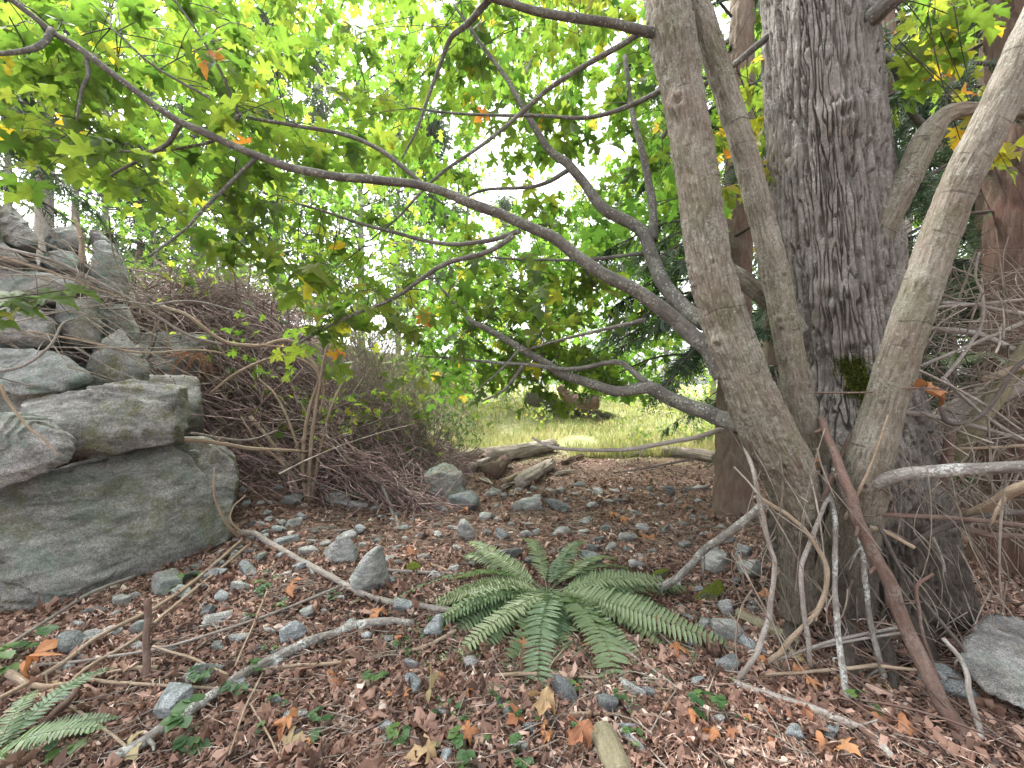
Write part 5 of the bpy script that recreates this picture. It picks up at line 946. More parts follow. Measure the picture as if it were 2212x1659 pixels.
# ------------------------------------------------------------------ canes and dead branches round the maple
G = None
rt = [
 ('thick brown pole leaning from the maple fork to the lower right corner', [(1772, 905, 2.4), (1800, 975, 2.25), (1832, 1060, 2.12), (1848, 1110, 2.08), (1876, 1175, 2.06), (1926, 1268, 2.03), (1960, 1358, 2.0), (2010, 1468, 1.9), (2060, 1558, 1.82), (2112, 1640, 1.74)], 17, 34, 'stick_brown'),
 ('white lichened cane hanging straight down in front of the maple foot', [(1772, 960, 2.62), (1782, 1020, 2.4), (1800, 1106, 2.2), (1805, 1173, 2.15), (1803, 1256, 2.1), (1808, 1339, 2.05), (1818, 1423, 2.0), (1830, 1506, 1.95), (1856, 1573, 1.88), (1886, 1655, 1.72)], 8, 15, 'stick_lichen'),
 ('lichened cane right of the straight white one, ending at the crossed sticks', [(1800, 1010, 2.25), (1838, 1106, 2.2), (1858, 1156, 2.17), (1868, 1240, 2.14), (1882, 1339, 2.1), (1895, 1406, 2.07), (1909, 1458, 2.05)], 9, 12, 'stick_lichen'),
 ('bow shaped pale cane arching in front of the maple foot', [(1640, 1075, 2.25), (1692, 1106, 2.2), (1726, 1134, 2.17), (1758, 1173, 2.15), (1782, 1216, 2.13), (1787, 1256, 2.12), (1768, 1313, 2.12), (1748, 1343, 2.12), (1692, 1400, 2.13), (1662, 1428, 2.15)], 9, 11, 'stick_tan'),
 ('curved grey cane left of the bow shaped one', [(1600, 940, 2.5), (1625, 1010, 2.22), (1645, 1106, 2.2), (1662, 1173, 2.18), (1672, 1223, 2.16), (1665, 1306, 2.13), (1648, 1373, 2.1), (1622, 1433, 2.07), (1592, 1478, 2.1)], 8, 12, 'stick_grey'),
 ('lichen crusted pole leaning from the maple stem down to the fern', [(1650, 1090, 2.3), (1600, 1130, 2.45), (1530, 1185, 2.65), (1475, 1235, 2.8), (1420, 1278, 2.95)], 19, 15, 'stick_lichen'),
 ('crooked grey cane against the lower left maple stem', [(1790, 1075, 2.2), (1775, 1106, 2.18), (1737, 1206, 2.15), (1729, 1246, 2.13), (1742, 1356, 2.1), (1750, 1436, 2.1)], 9, 10, 'stick_grey'),
 ('thin dark cane from the maple base to the pale striped slab', [(1900, 1136, 2.15), (1942, 1223, 2.1), (1992, 1293, 2.05), (2058, 1373, 2.0), (2108, 1433, 1.96), (2212, 1522, 1.9)], 8, 7, 'stick_dark'),
 ('hooked thin cane right of the brown leaning pole', [(2015, 1239, 2.05), (1980, 1268, 2.05), (1988, 1340, 2.02), (1998, 1390, 2.0), (2030, 1468, 1.95)], 6, 8, 'stick_brown'),
 ('forked grey stick standing at the lower right corner', [(2040, 1380, 1.95), (2085, 1443, 1.9), (2093, 1490, 1.85), (2116, 1580, 1.78), (2105, 1665, 1.7)], 8, 13, 'stick_grey'),
 ('straight pale stick lying across the maple foot', [(1652, 1458, 2.1), (1780, 1447, 2.08), (1905, 1436, 2.06)], 6, 8, 'stick_tan'),
 ('grey stick crossing behind the white lichened canes', [(1680, 1425, 2.15), (1800, 1385, 2.13), (1945, 1355, 2.1)], 6, 7, 'stick_grey'),
 ('second grey stick crossing just below the other one', [(1660, 1432, 2.16), (1780, 1395, 2.14), (1975, 1362, 2.05)], 5, 6, 'stick_grey'),
 ('stick lying level behind the brown leaning pole', [(1905, 1438, 2.0), (1960, 1444, 1.98), (2020, 1452, 1.95)], 7, 6, 'stick_tan'),
 ('dark grey branch lying across the lower right litter', [(1585, 1487), (1660, 1510), (1742, 1543), (1868, 1588), (1930, 1652)], 15, 20, 'stick_grey'),
 ('dark thin branch in the litter below the split log', [(1478, 1372), (1560, 1395), (1620, 1412), (1672, 1430)], 8, 7, 'stick_dark'),
 ('dark lower limb curving left behind the leaning stem toward the meadow', [(1600, 915, 2.6), (1500, 944, 2.75), (1380, 968, 2.9), (1280, 974, 3.0), (1195, 966, 3.1), (1150, 945, 3.15)], 11, 6, 'stick_grey'),
 ('thin dark bare twig below the lower limb', [(1505, 990, 2.8), (1400, 1010, 2.9), (1325, 1021, 3.0)], 5, 3, 'stick_dark'),
 ('thin level twig crossing the trunk in front of the moss cushion', [(1760, 848, 2.3), (1870, 847, 2.2), (1960, 838, 2.1), (2040, 842, 2.1)], 4, 3, 'stick_brown'),
 ('brown cane crossing up through the maple fork', [(1760, 1105, 2.25), (1800, 1030, 2.3), (1840, 940, 2.35), (1872, 900, 2.4)], 12, 9, 'stick_brown'),
 ('bare snapped spike on the right maple stem', [(1825, 1120, 2.2), (1878, 1010, 2.12), (1920, 895, 2.07)], 7, 3, 'stick_tan'),
 ('upper pale dead branch at right edge above its twin', [(2028, 663, 2.6), (2120, 656, 2.55), (2230, 645, 2.5)], 8, 6, 'stick_grey'), ('upper pale dead branch at right edge dipping below its twin', [(2035, 653, 2.62), (2108, 661, 2.6), (2230, 680, 2.5)], 8, 9, 'stick_grey'),
 ('stout pale dead branch curving down to the right edge', [(2005, 710, 2.7), (2075, 713, 2.65), (2142, 733, 2.6), (2230, 775, 2.5)], 12, 14, 'stick_grey'), ('straight dead branch rising to the right edge through the tangle', [(1985, 792, 2.6), (2100, 744, 2.5), (2230, 688, 2.4)], 7, 8, 'stick_grey'),
 ('thick tan dead branch at the right edge in mid tangle', [(2115, 822, 2.5), (2160, 808, 2.45), (2230, 790, 2.4)], 12, 16, 'stick_tan'), ('dead branch sloping down right through the mid tangle', [(2036, 815, 2.4), (2075, 853, 2.4), (2152, 915, 2.35), (2230, 960, 2.3)], 7, 6, 'stick_grey'),
 ('tall curving bare stem in the right tangle', [(2038, 820, 2.5), (2098, 743, 2.5), (2122, 686, 2.5), (2123, 636, 2.5), (2107, 596, 2.5), (2115, 545, 2.5)], 7, 4, 'stick_grey'), ('dark crooked dead branch in front of the tangle', [(2032, 880, 2.3), (2052, 916, 2.28), (2108, 903, 2.26), (2142, 873, 2.25), (2182, 810, 2.22), (2225, 770, 2.2)], 9, 9, 'stick_dark'),
 ('brown broken trunk shoot under the dark crooked branch', [(2052, 915, 2.4), (2040, 1000, 2.45), (2030, 1060, 2.5), (2022, 1100, 2.55)], 18, 24, 'stick_brown'), ('level dead branch at the height of the maple fork, right side', [(1955, 893, 2.5), (2035, 903, 2.45), (2175, 940, 2.4), (2230, 955, 2.4)], 11, 9, 'stick_grey'),
 ('thin pale level stick above the lichened horizontal limb', [(2005, 970, 2.6), (2140, 966, 2.5), (2230, 962, 2.45)], 6, 7, 'stick_tan'), ('thin branch slanting from the right stem into the tangle', [(1965, 792, 2.3), (2020, 816, 2.3), (2125, 873, 2.3), (2205, 928, 2.3)], 6, 5, 'stick_grey'),
 ('pale cut stick at the right edge below the lichened limb', [(2230, 1042, 2.0), (2150, 1080, 2.15), (2090, 1110, 2.3)], 24, 18, 'stick_tan'), ('brown level branch below the lichened limb, right side', [(1905, 1110, 2.2), (2075, 1119, 2.2), (2230, 1138, 2.15)], 9, 11, 'stick_brown'),
 ('dark branch rising from the maple roots to the right edge', [(1965, 1174, 2.3), (2080, 1124, 2.25), (2230, 1104, 2.2)], 12, 14, 'stick_dark'), ('brown branch level with the roots at right edge', [(2082, 1143, 2.3), (2142, 1156, 2.28), (2230, 1160, 2.25)], 14, 13, 'stick_brown'),
 ('pale stick lying on bare earth right of the maple roots', [(2055, 1264), (2085, 1267), (2175, 1297), (2225, 1318)], 9, 8, 'stick_tan'), ('short pale stick stuck in the maple roots', [(1878, 1138, 2.2), (1925, 1155, 2.15), (1975, 1184, 2.1)], 10, 8, 'stick_tan'),
 ('short thin pale stick standing right of the maple roots', [(2015, 1160, 2.25), (2030, 1195, 2.22), (2042, 1235, 2.2)], 5, 5, 'stick_grey'), ('thin dark stick on the earth toward the striped slab', [(2065, 1300), (2120, 1345), (2190, 1410)], 5, 4, 'stick_dark'),
]
for lab, pts, w0, w1, mt in rt: stick(lab, pts, w0, w1, mt, name='dead_branch', cat='branch', n=9, lump=.2)
def tangle(name, label, n, xr, yr, dr, r, mat, seed, L=.5, dirs=None, ground=True):
    r_ = np.random.default_rng(seed); A = Acc(); dd = r_.uniform(*dr, n); c = np.stack([(r_.uniform(*xr, n) - CX) / FPX * dd, dd, EYE - (r_.uniform(*yr, n) - CY) / FPX * dd], -1)
    d = unit(r_.normal(size=(n, 3))) if dirs is None else unit(np.array(dirs) + r_.normal(size=(n, 3)) * .35); l = (L * r_.uniform(.4, 1.4, n))[:, None]
    if dirs is not None and ground: c[:, 2] = height(c[:, 0], c[:, 1]) + r_.uniform(.01, .05, n)
    pa = curves(c - d * l / 2, c + r_.normal(size=(n, 3)) * l * .07, c + d * l / 2, 7); pa[..., 2] = np.maximum(pa[..., 2], height(pa[..., 0], pa[..., 1]) + .01)
    A.add(*tubes(pa, r * r_.uniform(.6, 1.8, (n, 1)) * np.linspace(1, .4, 7)[None], 4))
    tag(A.build(name, M[mat], None, True, tuple(P(xr[0], yr[0], dr[0]))), label, 'twigs', kind='stuff')
tangle('dead_canes', 'mesh of thin dead canes lying over the upper boulders', 150, (-30, 330), (530, 850), (3.5, 4.6), .0038, 'brush_grey', 14, 1.1, (.9, .1, -.38), False)
tangle('twig_tangle', 'tangle of thin dead twigs at right of the maple', 420, (1960, 2230), (600, 1150), (2.3, 3.4), .0036, 'brush_grey', 4, .55)
tangle('twig_tangle', 'thin grey stems and twigs crossing in front of the maple foot', 130, (1600, 2200), (1000, 1470), (2.0, 2.45), .0034, 'brush_grey', 24, .5, (.25, -.1, -.9), False)
tangle('twig_tangle', 'fine dark twigs deep behind the right stems', 160, (1930, 2230), (480, 1000), (3.0, 4.6), .004, 'dark_twig', 5, .7)
tangle('twig_tangle', 'bundle of straight thin stems fallen at the lower right', 60, (1850, 2180), (1450, 1640), (1.75, 2.3), .0045, 'stick_brown', 6, .7, (.75, -.62, -.02))

# ------------------------------------------------------------------ sticks lying in the clearing
gs = [
 ('thick white lichen spotted branch lying from the bottom left toward the fern', [(895, 1357), (800, 1359), (730, 1376), (640, 1412), (500, 1492), (400, 1563), (300, 1627), (235, 1672)], 17, 25, 'stick_lichen', .03),
 ('long pink grey fallen branch running from the boulder to the fern crown', [(1010, 1336), (900, 1321), (800, 1300), (700, 1250), (600, 1192), (550, 1163), (515, 1160)], 14, 13, 'stick_grey', .03),
 ('pair of long tan stems slanting from the forked tip to the left edge, upper one', [(522, 1180), (417, 1273), (333, 1333), (217, 1392), (117, 1468), (-20, 1545)], 7, 10, 'stick_tan', .05),
 ('pair of long tan stems slanting from the forked tip to the left edge, lower one', [(535, 1193), (420, 1292), (300, 1392), (180, 1472), (90, 1575)], 6, 8, 'stick_tan', .05),
 ('thin pale stem running along the foot of the huge boulder', [(290, 1262), (200, 1300), (133, 1340), (33, 1410), (-20, 1450)], 7, 7, 'stick_grey', .06),
 ('crooked brown root like branch at the left edge', [(-20, 1455), (27, 1473), (67, 1500), (117, 1500), (160, 1490), (250, 1466), (340, 1455)], 16, 7, 'stick_tan', .03),
 ('thin tan stick level across the lower left twigs', [(173, 1483), (250, 1493), (423, 1500), (567, 1511)], 8, 5, 'stick_tan', .03),
 ('kinked thin stem arching over the lower left litter', [(330, 1416), (415, 1445), (490, 1480)], 5, 5, 'stick_tan', .05),
 ('dark rotten stick pointing at the lower left fern', [(183, 1460), (157, 1523), (117, 1560), (88, 1592)], 13, 15, 'stick_brown', .03),
 ('long thin pale stick touching the left fern tips', [(985, 1373), (900, 1410), (740, 1441), (600, 1456), (480, 1482)], 9, 7, 'stick_tan', .02),
 ('pale straight twig in the lower left litter above the small fern', [(153, 1540), (215, 1590), (280, 1640)], 6, 6, 'stick_tan', .03),
 ('upright thin stem crossing the lichen spotted branch', [(580, 1290), (545, 1380), (508, 1470)], 4, 4, 'stick_tan', .06),
 ('thin straw stem at the bottom left of centre', [(567, 1480), (530, 1560), (495, 1660)], 4, 4, 'stick_tan', .05),
 ('thin straw stem leaning right at the bottom left of centre', [(540, 1543), (580, 1610), (605, 1665)], 4, 4, 'stick_tan', .04),
 ('long slim stem slanting over the litter above the lichen spotted branch', [(737, 1280), (570, 1345), (370, 1412), (200, 1445), (80, 1455)], 5, 6, 'stick_grey', .04),
 ('straight stick lying in front of the fern over the blue stones', [(1070, 1473), (1180, 1474), (1290, 1478)], 8, 6, 'stick_tan', .03),
 ('straight pale stick near the bottom centre', [(1210, 1559), (1300, 1557), (1420, 1555)], 7, 6, 'stick_tan', .02),
 ('mossy twig lying right of the tall pale stone', [(824, 1238), (900, 1242), (986, 1248)], 8, 6, 'stick_grey', .02),
 ('short tan twig beside the left fern fronds', [(924, 1222), (955, 1235), (985, 1250)], 6, 5, 'stick_tan', .02),
 ('thin dark stick right of the front fern tips', [(1337, 1406), (1400, 1450), (1475, 1508)], 6, 5, 'stick_grey', .02),
 ('curved twig fork beside the dark slate stone', [(1245, 1480), (1275, 1508), (1280, 1540), (1300, 1500), (1325, 1484)], 6, 4, 'stick_brown', .02),
 ('thin pale twig at bottom centre right of the orange leaves', [(1262, 1560), (1230, 1620), (1205, 1665)], 7, 5, 'stick_grey', .02),
 ('slim dark twig in the litter left of the fern', [(640, 1340), (700, 1365), (760, 1400)], 5, 4, 'stick_brown', .01),
 ('broken short stick by the sharp white stone', [(560, 1392), (590, 1375), (610, 1368)], 8, 8, 'stick_brown', .01),
 ('small stick lying behind the fern', [(850, 1105), (858, 1125), (860, 1145)], 7, 6, 'stick_grey', .01),
 ('long thin twig lying toward the meadow log', [(700, 1130), (760, 1105), (820, 1095)], 4, 4, 'stick_brown', .01),
 ('dark twig near the meadow edge left of the fir', [(1290, 1090), (1350, 1085), (1420, 1078)], 4, 4, 'stick_dark', .01),
 ('brown curved stick below the front fern tip', [(1165, 1370), (1200, 1380), (1230, 1372)], 8, 8, 'stick_brown', .01),
 ('thick brown stick passing under the fern crown', [(1005, 1338), (1090, 1350), (1200, 1345)], 11, 10, 'stick_brown', .01),
 ('pale twig running to the lower right from the fern', [(1330, 1476), (1400, 1490), (1470, 1500)], 4, 4, 'stick_tan', .01),
 ('thin branch in the leaf litter at bottom centre left', [(750, 1540), (830, 1570), (900, 1610)], 4, 4, 'stick_brown', .01),
 ('light thin twig at bottom right of centre', [(1510, 1600), (1560, 1640), (1590, 1670)], 4, 4, 'stick_tan', .01),
 ('thin twig standing left of the split log', [(1600, 1180), (1603, 1240), (1608, 1290)], 6, 6, 'stick_brown', .05),
 ('upright weathered stick planted in front of the huge boulder', [(322, 1296, 2.25), (320, 1372, 2.2), (317, 1450, 2.15), (305, 1573, 2.05)], 13, 15, 'stick_brown', 0),
 ('thin white sprig climbing the right edge of the huge boulder', [(515, 1160, 3.75), (490, 1130, 3.5), (472, 1095, 3.4), (462, 1060, 3.35), (463, 1010, 3.4)], 8, 3, 'stick_tan', 0),
 ('second thin sprig curving up beside the olive faced boulder', [(530, 1155, 3.8), (498, 1125, 3.7), (505, 1095, 3.75), (530, 1070, 3.8)], 5, 3, 'stick_tan', 0),
]
for lab, pts, w0, w1, mt, lf in gs: stick(lab, pts, w0, w1, mt, name='fallen_stick', cat='stick', lift=lf, n=9, lump=.2)
def twig_litter():
    n = 1300; A = Acc(); x = rng.uniform(-2.0, 2.6, n * 3); y = rng.uniform(1.5, 5.0, n * 3); k = np.abs(x / y) < 1.3; x, y = x[k][:n], y[k][:n]
    n = len(x); L = rng.uniform(.05, .32, n); th = np.where(x > -.2, rng.uniform(0, 6.28, n), rng.normal(size=n) * .5 + .5); d = np.stack([np.cos(th), np.sin(th)], -1) * L[:, None] / 2; c = np.stack([x, y], -1)
    q = np.stack([c - d, c + rng.normal(size=(n, 2)) * .02, c + d], 1); z = height(q[..., 0], q[..., 1]) + rng.uniform(.01, .04, (n, 3)); q = np.concatenate([q, z[..., None]], -1)
    A.add(*tubes(curves(q[:, 0], q[:, 1], q[:, 2], 5), rng.uniform(.0012, .004, (n, 1)), 4))
    tag(A.build('twig_litter', M['brush_grey'], None, True, (0, 2.5, 0)), 'fine dead twigs strewn over the leaf litter', 'twigs', kind='stuff')
twig_litter()

# ------------------------------------------------------------------ ferns
def frond(length, width, npin, arch, seed, dead=False):
    """frond along +Y from the origin, rising then drooping; returns V,F"""
    r_ = np.random.default_rng(seed); t = np.linspace(0, 1, 22); z = arch[0] * t - arch[1] * t ** 2.2; y = np.sqrt(np.clip(1 - .25 * (arch[0] - 2 * arch[1] * t) ** 2, .2, 1)); y = np.concatenate([[0], np.cumsum((y[1:] + y[:-1]) / 2 * np.diff(t))])
    x = .20 * r_.normal() * t ** 2; pa = np.stack([x, y, z], -1) * length; V, F, _ = tube(pa, np.linspace(.0035, .001, 22), 4, 0, 0, False); A = Acc(); A.add(V, F)
    u = np.repeat(np.linspace(.13, .985, npin), 2); s = np.tile([1, -1], npin); i = u * 21; i0 = np.minimum(i.astype(int), 20); f = (i - i0)[:, None]; at = pa[i0] * (1 - f) + pa[i0 + 1] * f; ax = unit(pa[i0 + 1] - pa[i0])
    prof = np.clip(np.minimum((u - .08) * 6, 1), 0, 1) * (1 - u ** 2.6) ** .8 + .03; L = width * prof * r_.uniform(.88, 1.08, len(u))
    up = unit(np.cross(np.cross(ax, [0, 0, 1.]), ax)); side = np.cross(ax, up) * s[:, None]; tip = unit(side + ax * .32 + up * r_.uniform(-.18, .16, (len(u), 1))); nor = unit(up + r_.normal(size=(len(u), 3)) * .16 - side * .15)
    TV = np.array([[0, 0, 0], [.42, .10, 0], [.5, .35, .03], [.34, .75, 0], [0, 1, -.06], [-.34, .75, 0], [-.5, .35, .03], [-.42, .06, 0], [0, .4, -.06]])
    TF = [np.array([[0, 1, 8], [1, 2, 8], [2, 3, 8], [3, 4, 8], [4, 5, 8], [5, 6, 8], [6, 7, 8], [7, 0, 8]])]
    V, F = inst(TV, TF, at, frames(tip, nor), np.stack([np.full(len(u), length * .80 / npin * 1.0), L, L], -1)); A.add(V, F)
    return A.out()[:2]
def fern(label, base, specs, mat='fern', name='fern', npin=34, width=.075):
    t = thing(name, label, 'fern', base); r_ = np.random.default_rng(int(abs(base[0]) * 100) + 5)
    for k, (az, L, a0, a1) in enumerate(specs):
        V, F = frond(L, width * L / .8, npin, (a0, a1), k * 3 + int(base[1] * 10)); a = R(az); c, s = math.cos(a), math.sin(a)
        ro = r_.normal() * .35; cr, sr = math.cos(ro), math.sin(ro)
        V = V @ np.array([[cr, 0, sr], [0, 1, 0], [-sr, 0, cr]]).T @ np.array([[c, s, 0], [-s, c, 0], [0, 0, 1]]) .T
        V = V + np.array([base[0] + r_.normal() * .02, base[1] + r_.normal() * .02, base[2] + .03])
        g = height(V[:, 0], V[:, 1]) + .012; V[:, 2] = np.maximum(V[:, 2], g)
        rn = np.clip(.5 + r_.normal() * .28, 0, 1); build('frond', V, F, M[mat], t, False, {'rnd': np.full(len(V), rn)})
    return t
fbse = hit(1190, 1292)
sp = []
r_ = np.random.default_rng(3)
for az, L, a0, a1 in [(180, .86, .55, .72), (200, .95, .6, .8), (160, .9, .5, .68), (145, 1.0, .55, .75), (125, 1.0, .55, .72), (110, .95, .6, .7), (222, .95, .62, .8), (240, .8, .6, .68), (90, .88, .7, .75), (70, .85, .8, .75), (262, .92, .75, .75), (280, .9, .8, .72), (300, .8, .85, .7), (40, .8, .9, .7), (15, .75, .95, .65), (345, .75, .95, .65), (325, .8, .9, .7), (100, .7, .5, .6), (250, .68, .4, .5), (190, .6, .4, .55), (135, .7, .45, .6), (85, 1.0, .65, .72), (270, .75, .5, .58), (212, .62, .3, .5), (168, .66, .35, .5), (55, .9, .75, .7)]:
    fr = 1 + .42 * max(0, -math.cos(R(az))); sp.append((-(az + r_.normal() * 11), L * 1.1 * fr * r_.uniform(.78, 1.12), a0 * .66, a1 * .82))
fern('large green sword fern spreading in the middle of the clearing', fbse, sp + [(a, l, .42, .58) for a, l in ((-100, 1.0), (-118, 1.15), (-150, 1.1), (-172, .8), (-205, 1.15), (-232, 1.1), (-250, 1.05), (-75, .95), (-286, .95), (-128, 1.2), (-160, 1.25), (-196, 1.2), (-222, 1.25), (-112, 1.05))], npin=44, width=.080)
fern('withered brown fronds flattened under the large sword fern', fbse, [(a, l, .15, .32) for a, l in ((-140, .8), (-185, .7), (-225, .85), (-95, .75), (-265, .8))], 'fern_brown', 'dead_fern', 30, .07)
fern('fern at the bottom left corner, cut by the frame', hit(0, 1665), [(a, .36 + .08 * ((k * 7) % 3), .75, .55) for k, a in enumerate((-20, 20, -60, 60, 100, -100, 5, 150, 200))], npin=26, width=.12)
fern('small shaded fern below the brush, left of the speckled boulder', hit(815, 1060), [(a, .55, .8, .75) for a in range(0, 360, 36)], npin=22, width=.08)
fern('faint small fern standing in the brush above the other one', hit(850, 1020), [(a, .6, 1.0, .7) for a in range(10, 360, 45)], npin=22, width=.08)
fern('shadowed fern under the dead branches at right', P(2060, 800, 3.6), [(a, .6, .7, .8) for a in range(0, 360, 40)], npin=22, width=.08)
fern('brown withered fern hanging over the boulders beside the brush', P(425, 770, 4.3), [(a, .34, .1, .9) for a in (110, 140, 165, 200, 230)], 'fern_brown', 'dead_fern', 22, .09)

# ------------------------------------------------------------------ seedlings
def seedling(label, x, y, s, n, seed, group=None):
    b = hit(x, y); r_ = np.random.default_rng(seed); t = thing('seedling', label, 'plant', b, group); s = s / FPX * b[1]
    OV = np.array([[0, 0, 0], [.28, .18, .03], [.42, .45, .05], [.26, .75, .03], [0, 1, -.05], [-.26, .75, .03], [-.42, .45, .05], [-.28, .18, .03], [0, .45, -.04]]); OF = [np.array([[0, 1, 8], [1, 2, 8], [2, 3, 8], [3, 4, 8], [4, 5, 8], [5, 6, 8], [6, 7, 8], [7, 0, 8]])]
    for q in range(n):
        a = r_.uniform(0, 6.28); e = b + np.array([math.cos(a) * s * .4 * r_.random() ** .5, math.sin(a) * s * .4 * r_.random() ** .5, s * r_.uniform(.15, .7)])
        V, F, _ = tube(smooth_path(np.array([b, (b + e) / 2 + [0, 0, s * .1], e]), 3), .0011, 4, 0, 0, False); build('stalk', V, F, M['herb'], t, False, {'rnd': np.full(len(V), .4)})
        pos = np.repeat(e[None], 3, 0); aa = a + np.array([-1.1, 0, 1.1]); tip = unit(np.stack([np.cos(aa), np.sin(aa), np.full(3, -.15)], -1)); V, F = inst(OV, OF, pos, frames(tip, rdir(3, 3.)), s * .30 * r_.uniform(.8, 1.2, 3))
        build('leaf', V, F, M['herb'], t, False, {'rnd': np.full(len(V), r_.random())})
sd_ = [(405, 1265, 60, 7, 'bright seedling at the right end of the huge boulder foot'), (560, 1290, 45, 5, 'seedling among pale stones below the long pink branch'), (45, 1440, 100, 6, 'leafy sprout at the left edge below the huge boulder'), (430, 1500, 70, 4, 'green sprout beside the broken grey stone'), (525, 1490, 70, 5, 'dark green sprout above the lichen spotted branch'), (430, 1600, 110, 5, 'large leaved sprout over the lower end of the lichen spotted branch'), (815, 1480, 55, 6, 'green sprout left of the veined stone'), (1010, 1640, 75, 5, 'trefoil sprout at the bottom edge left of centre'), (1135, 1650, 70, 4, 'pair of green leaves at the bottom edge near the yellow leaf'), (860, 1610, 60, 6, 'feathery sprout at bottom centre left'), (1530, 1545, 75, 6, 'green bramble sprout in the litter right of the fern'), (1870, 1545, 60, 4, 'green leaf sprout between the fallen stems at lower right'), (700, 1600, 60, 5, 'sprout at the bottom below the squared speckled stone'), (600, 1320, 35, 5, 'small sprout by the orange leaf below the long branch'), (1105, 1560, 40, 4, 'tiny sprout in the bare litter at bottom centre'), (160, 1620, 80, 6, 'sprout beside the corner fern'), (690, 1560, 40, 4, 'tiny bright sprout near the lower left twigs'), (1370, 1610, 45, 4, 'sprout beside the mossy log end')]
for k, (x, y, s, n, lab) in enumerate(sd_): seedling(lab, x, y, s, n, 40 + k)
for k in range(34): seedling('tiny green seedling poking through the leaf litter', *((rng.uniform(330, 1000), rng.uniform(1250, 1640)) if k % 3 else (rng.uniform(1000, 1700), rng.uniform(1480, 1640))), rng.uniform(22, 42), 3, 140 + k, 'tiny seedlings in the litter')

# ------------------------------------------------------------------ big fallen maple leaves, each its own thing
FL = [maple_template(HALF, .9, .5, .5, 5), maple_template(HALF, .6, -.6, .6, 6), maple_template(HALF, 1.3, .2, .5, 7), maple_template(HALF, .15, .1, .25, 8)]
def fallen(label, x, y, w, rn, seed, group=None, d=None):
    b = hit(x, y) if d is None else P(x, y, d); r_ = np.random.default_rng(seed); sc = w / FPX * b[1] / 1.15; T = FL[seed % 4] if rn < .9 else FL[3]
    a = r_.uniform(0, 6.28); tip = unit(np.array([math.cos(a), math.sin(a), r_.uniform(-.2, .3)])); nor = unit(np.array([0, -.35, 1]) + r_.normal(size=3) * .35); V, F = inst(T[0], T[1], b[None] * 0, frames(tip[None], nor[None]), np.array([sc])); V = V - V.mean(0) + b
    V[:, 2] += max(0, -(V[:, 2].min() - b[2])) * .85 + .006
    if seed % 4 != 3: V[:, 2] += .0
    o = build('fallen_leaf', V, F, M['fallen'], None, True, {'rnd': np.full(len(V), rn)}, tuple(b)); tag(o, label, 'leaf', group)
fl_ = [(818, 1340, 46, .45, 'bright orange leaf lying on the litter above the thick end of the white branch'), (75, 1475, 75, .5, 'upright folded orange leaf at the left edge'), (630, 1290, 48, .4, 'curled orange leaf below the long pink grey branch'), (262, 1355, 30, .55, 'small orange leaf among stones at the boulder foot'), (920, 1645, 70, .8, 'pale yellow maple leaf flat at the bottom edge'), (1175, 1560, 70, .78, 'tan yellow maple leaf near the bottom centre'), (1015, 1608, 50, .5, 'orange leaf at bottom centre beside the yellow one'), (1118, 1570, 60, .3, 'long folded red brown leaf at bottom centre'), (1010, 1508, 36, .55, 'crumpled orange leaf in the litter before the fern'), (930, 1520, 80, .97, 'large grey green dried leaf before the fern'), (1130, 1405, 32, .5, 'orange leaf under the front fern fronds'), (1110, 1425, 24, .48, 'small orange leaf below the front left frond'), (950, 1475, 26, .42, 'small orange leaf left of the front fern tip'), (1255, 1625, 70, .28, 'broad orange brown leaf at the bottom right of the stick'), (1465, 1420, 46, .4, 'orange leaf right of the fern tips'), (1825, 1632, 60, .6, 'bright orange maple leaf at the bottom near the smooth dark stone'), (1780, 1628, 50, .45, 'orange leaf left of the bright one at the bottom'), (1725, 1468, 36, .5, 'orange leaf below the crossed sticks'), (1755, 1490, 40, .55, 'curled tan orange leaf below the crossed sticks'), (1812, 1485, 24, .6, 'small orange leaf by the white lichened cane'), (1645, 1437, 34, .5, 'orange leaf under the bow shaped cane'), (1540, 1610, 40, .45, 'orange leaf at lower right in open litter'), (1580, 1605, 36, .25, 'red leaf beside the orange one at lower right'), (735, 1490, 40, .3, 'red brown leaf right of the lichen spotted branch'), (720, 1470, 30, .42, 'curled orange leaf near the lichen spotted branch'), (620, 1600, 60, .5, 'orange brown leaf below the squared speckled stone'), (630, 1625, 60, .9, 'dull olive leaf at the bottom left of centre'), (120, 1500, 60, .9, 'dry olive leaf behind the crooked root branch'), (270, 1640, 80, .95, 'large grey green leaf at the bottom by the white branch'), (390, 1530, 24, .4, 'small orange leaf by the angular blue stone'), (1350, 1130, 30, .5, 'orange leaf in the litter behind the fern, right'), (1400, 1165, 40, .45, 'orange leaf patch behind the right fern fronds'), (890, 1200, 36, .3, 'rust brown leaf heap left of the fern top'), (1325, 1122, 22, .6, 'small yellow leaf far behind the fern'), (1655, 1300, 26, .5, 'orange leaf by the crumpled white stone'), (1900, 1560, 60, .35, 'orange brown leaf heap among the fallen stems'), (1960, 1590, 60, .4, 'broad orange brown leaf among the fallen stems at lower right'), (1740, 1555, 40, .2, 'dark red leaf under the grey branch at lower right'), (1900, 1500, 50, .92, 'olive leaf among the fallen stems'), (1720, 1430, 50, .92, 'olive grey leaf at the maple foot'), (2090, 1335, 26, .8, 'yellow leaf on bare earth right of the maple'), (1005, 1110, 20, .5, 'tiny orange leaf in front of the speckled boulder'), (1480, 1100, 20, .4, 'tiny orange leaf near the fir foot')]
for k, (x, y, w, rn, lab) in enumerate(fl_): fallen(lab, x, y, w, rn, 300 + k)
fallen('dangling orange leaf caught in the dead branches at right of the fork', 2010, 890, 74, .48, 401, None, 2.35); fallen('orange leaf stuck in the maple fork', 1760, 1012, 26, .5, 402, None, 2.2)
k = 0
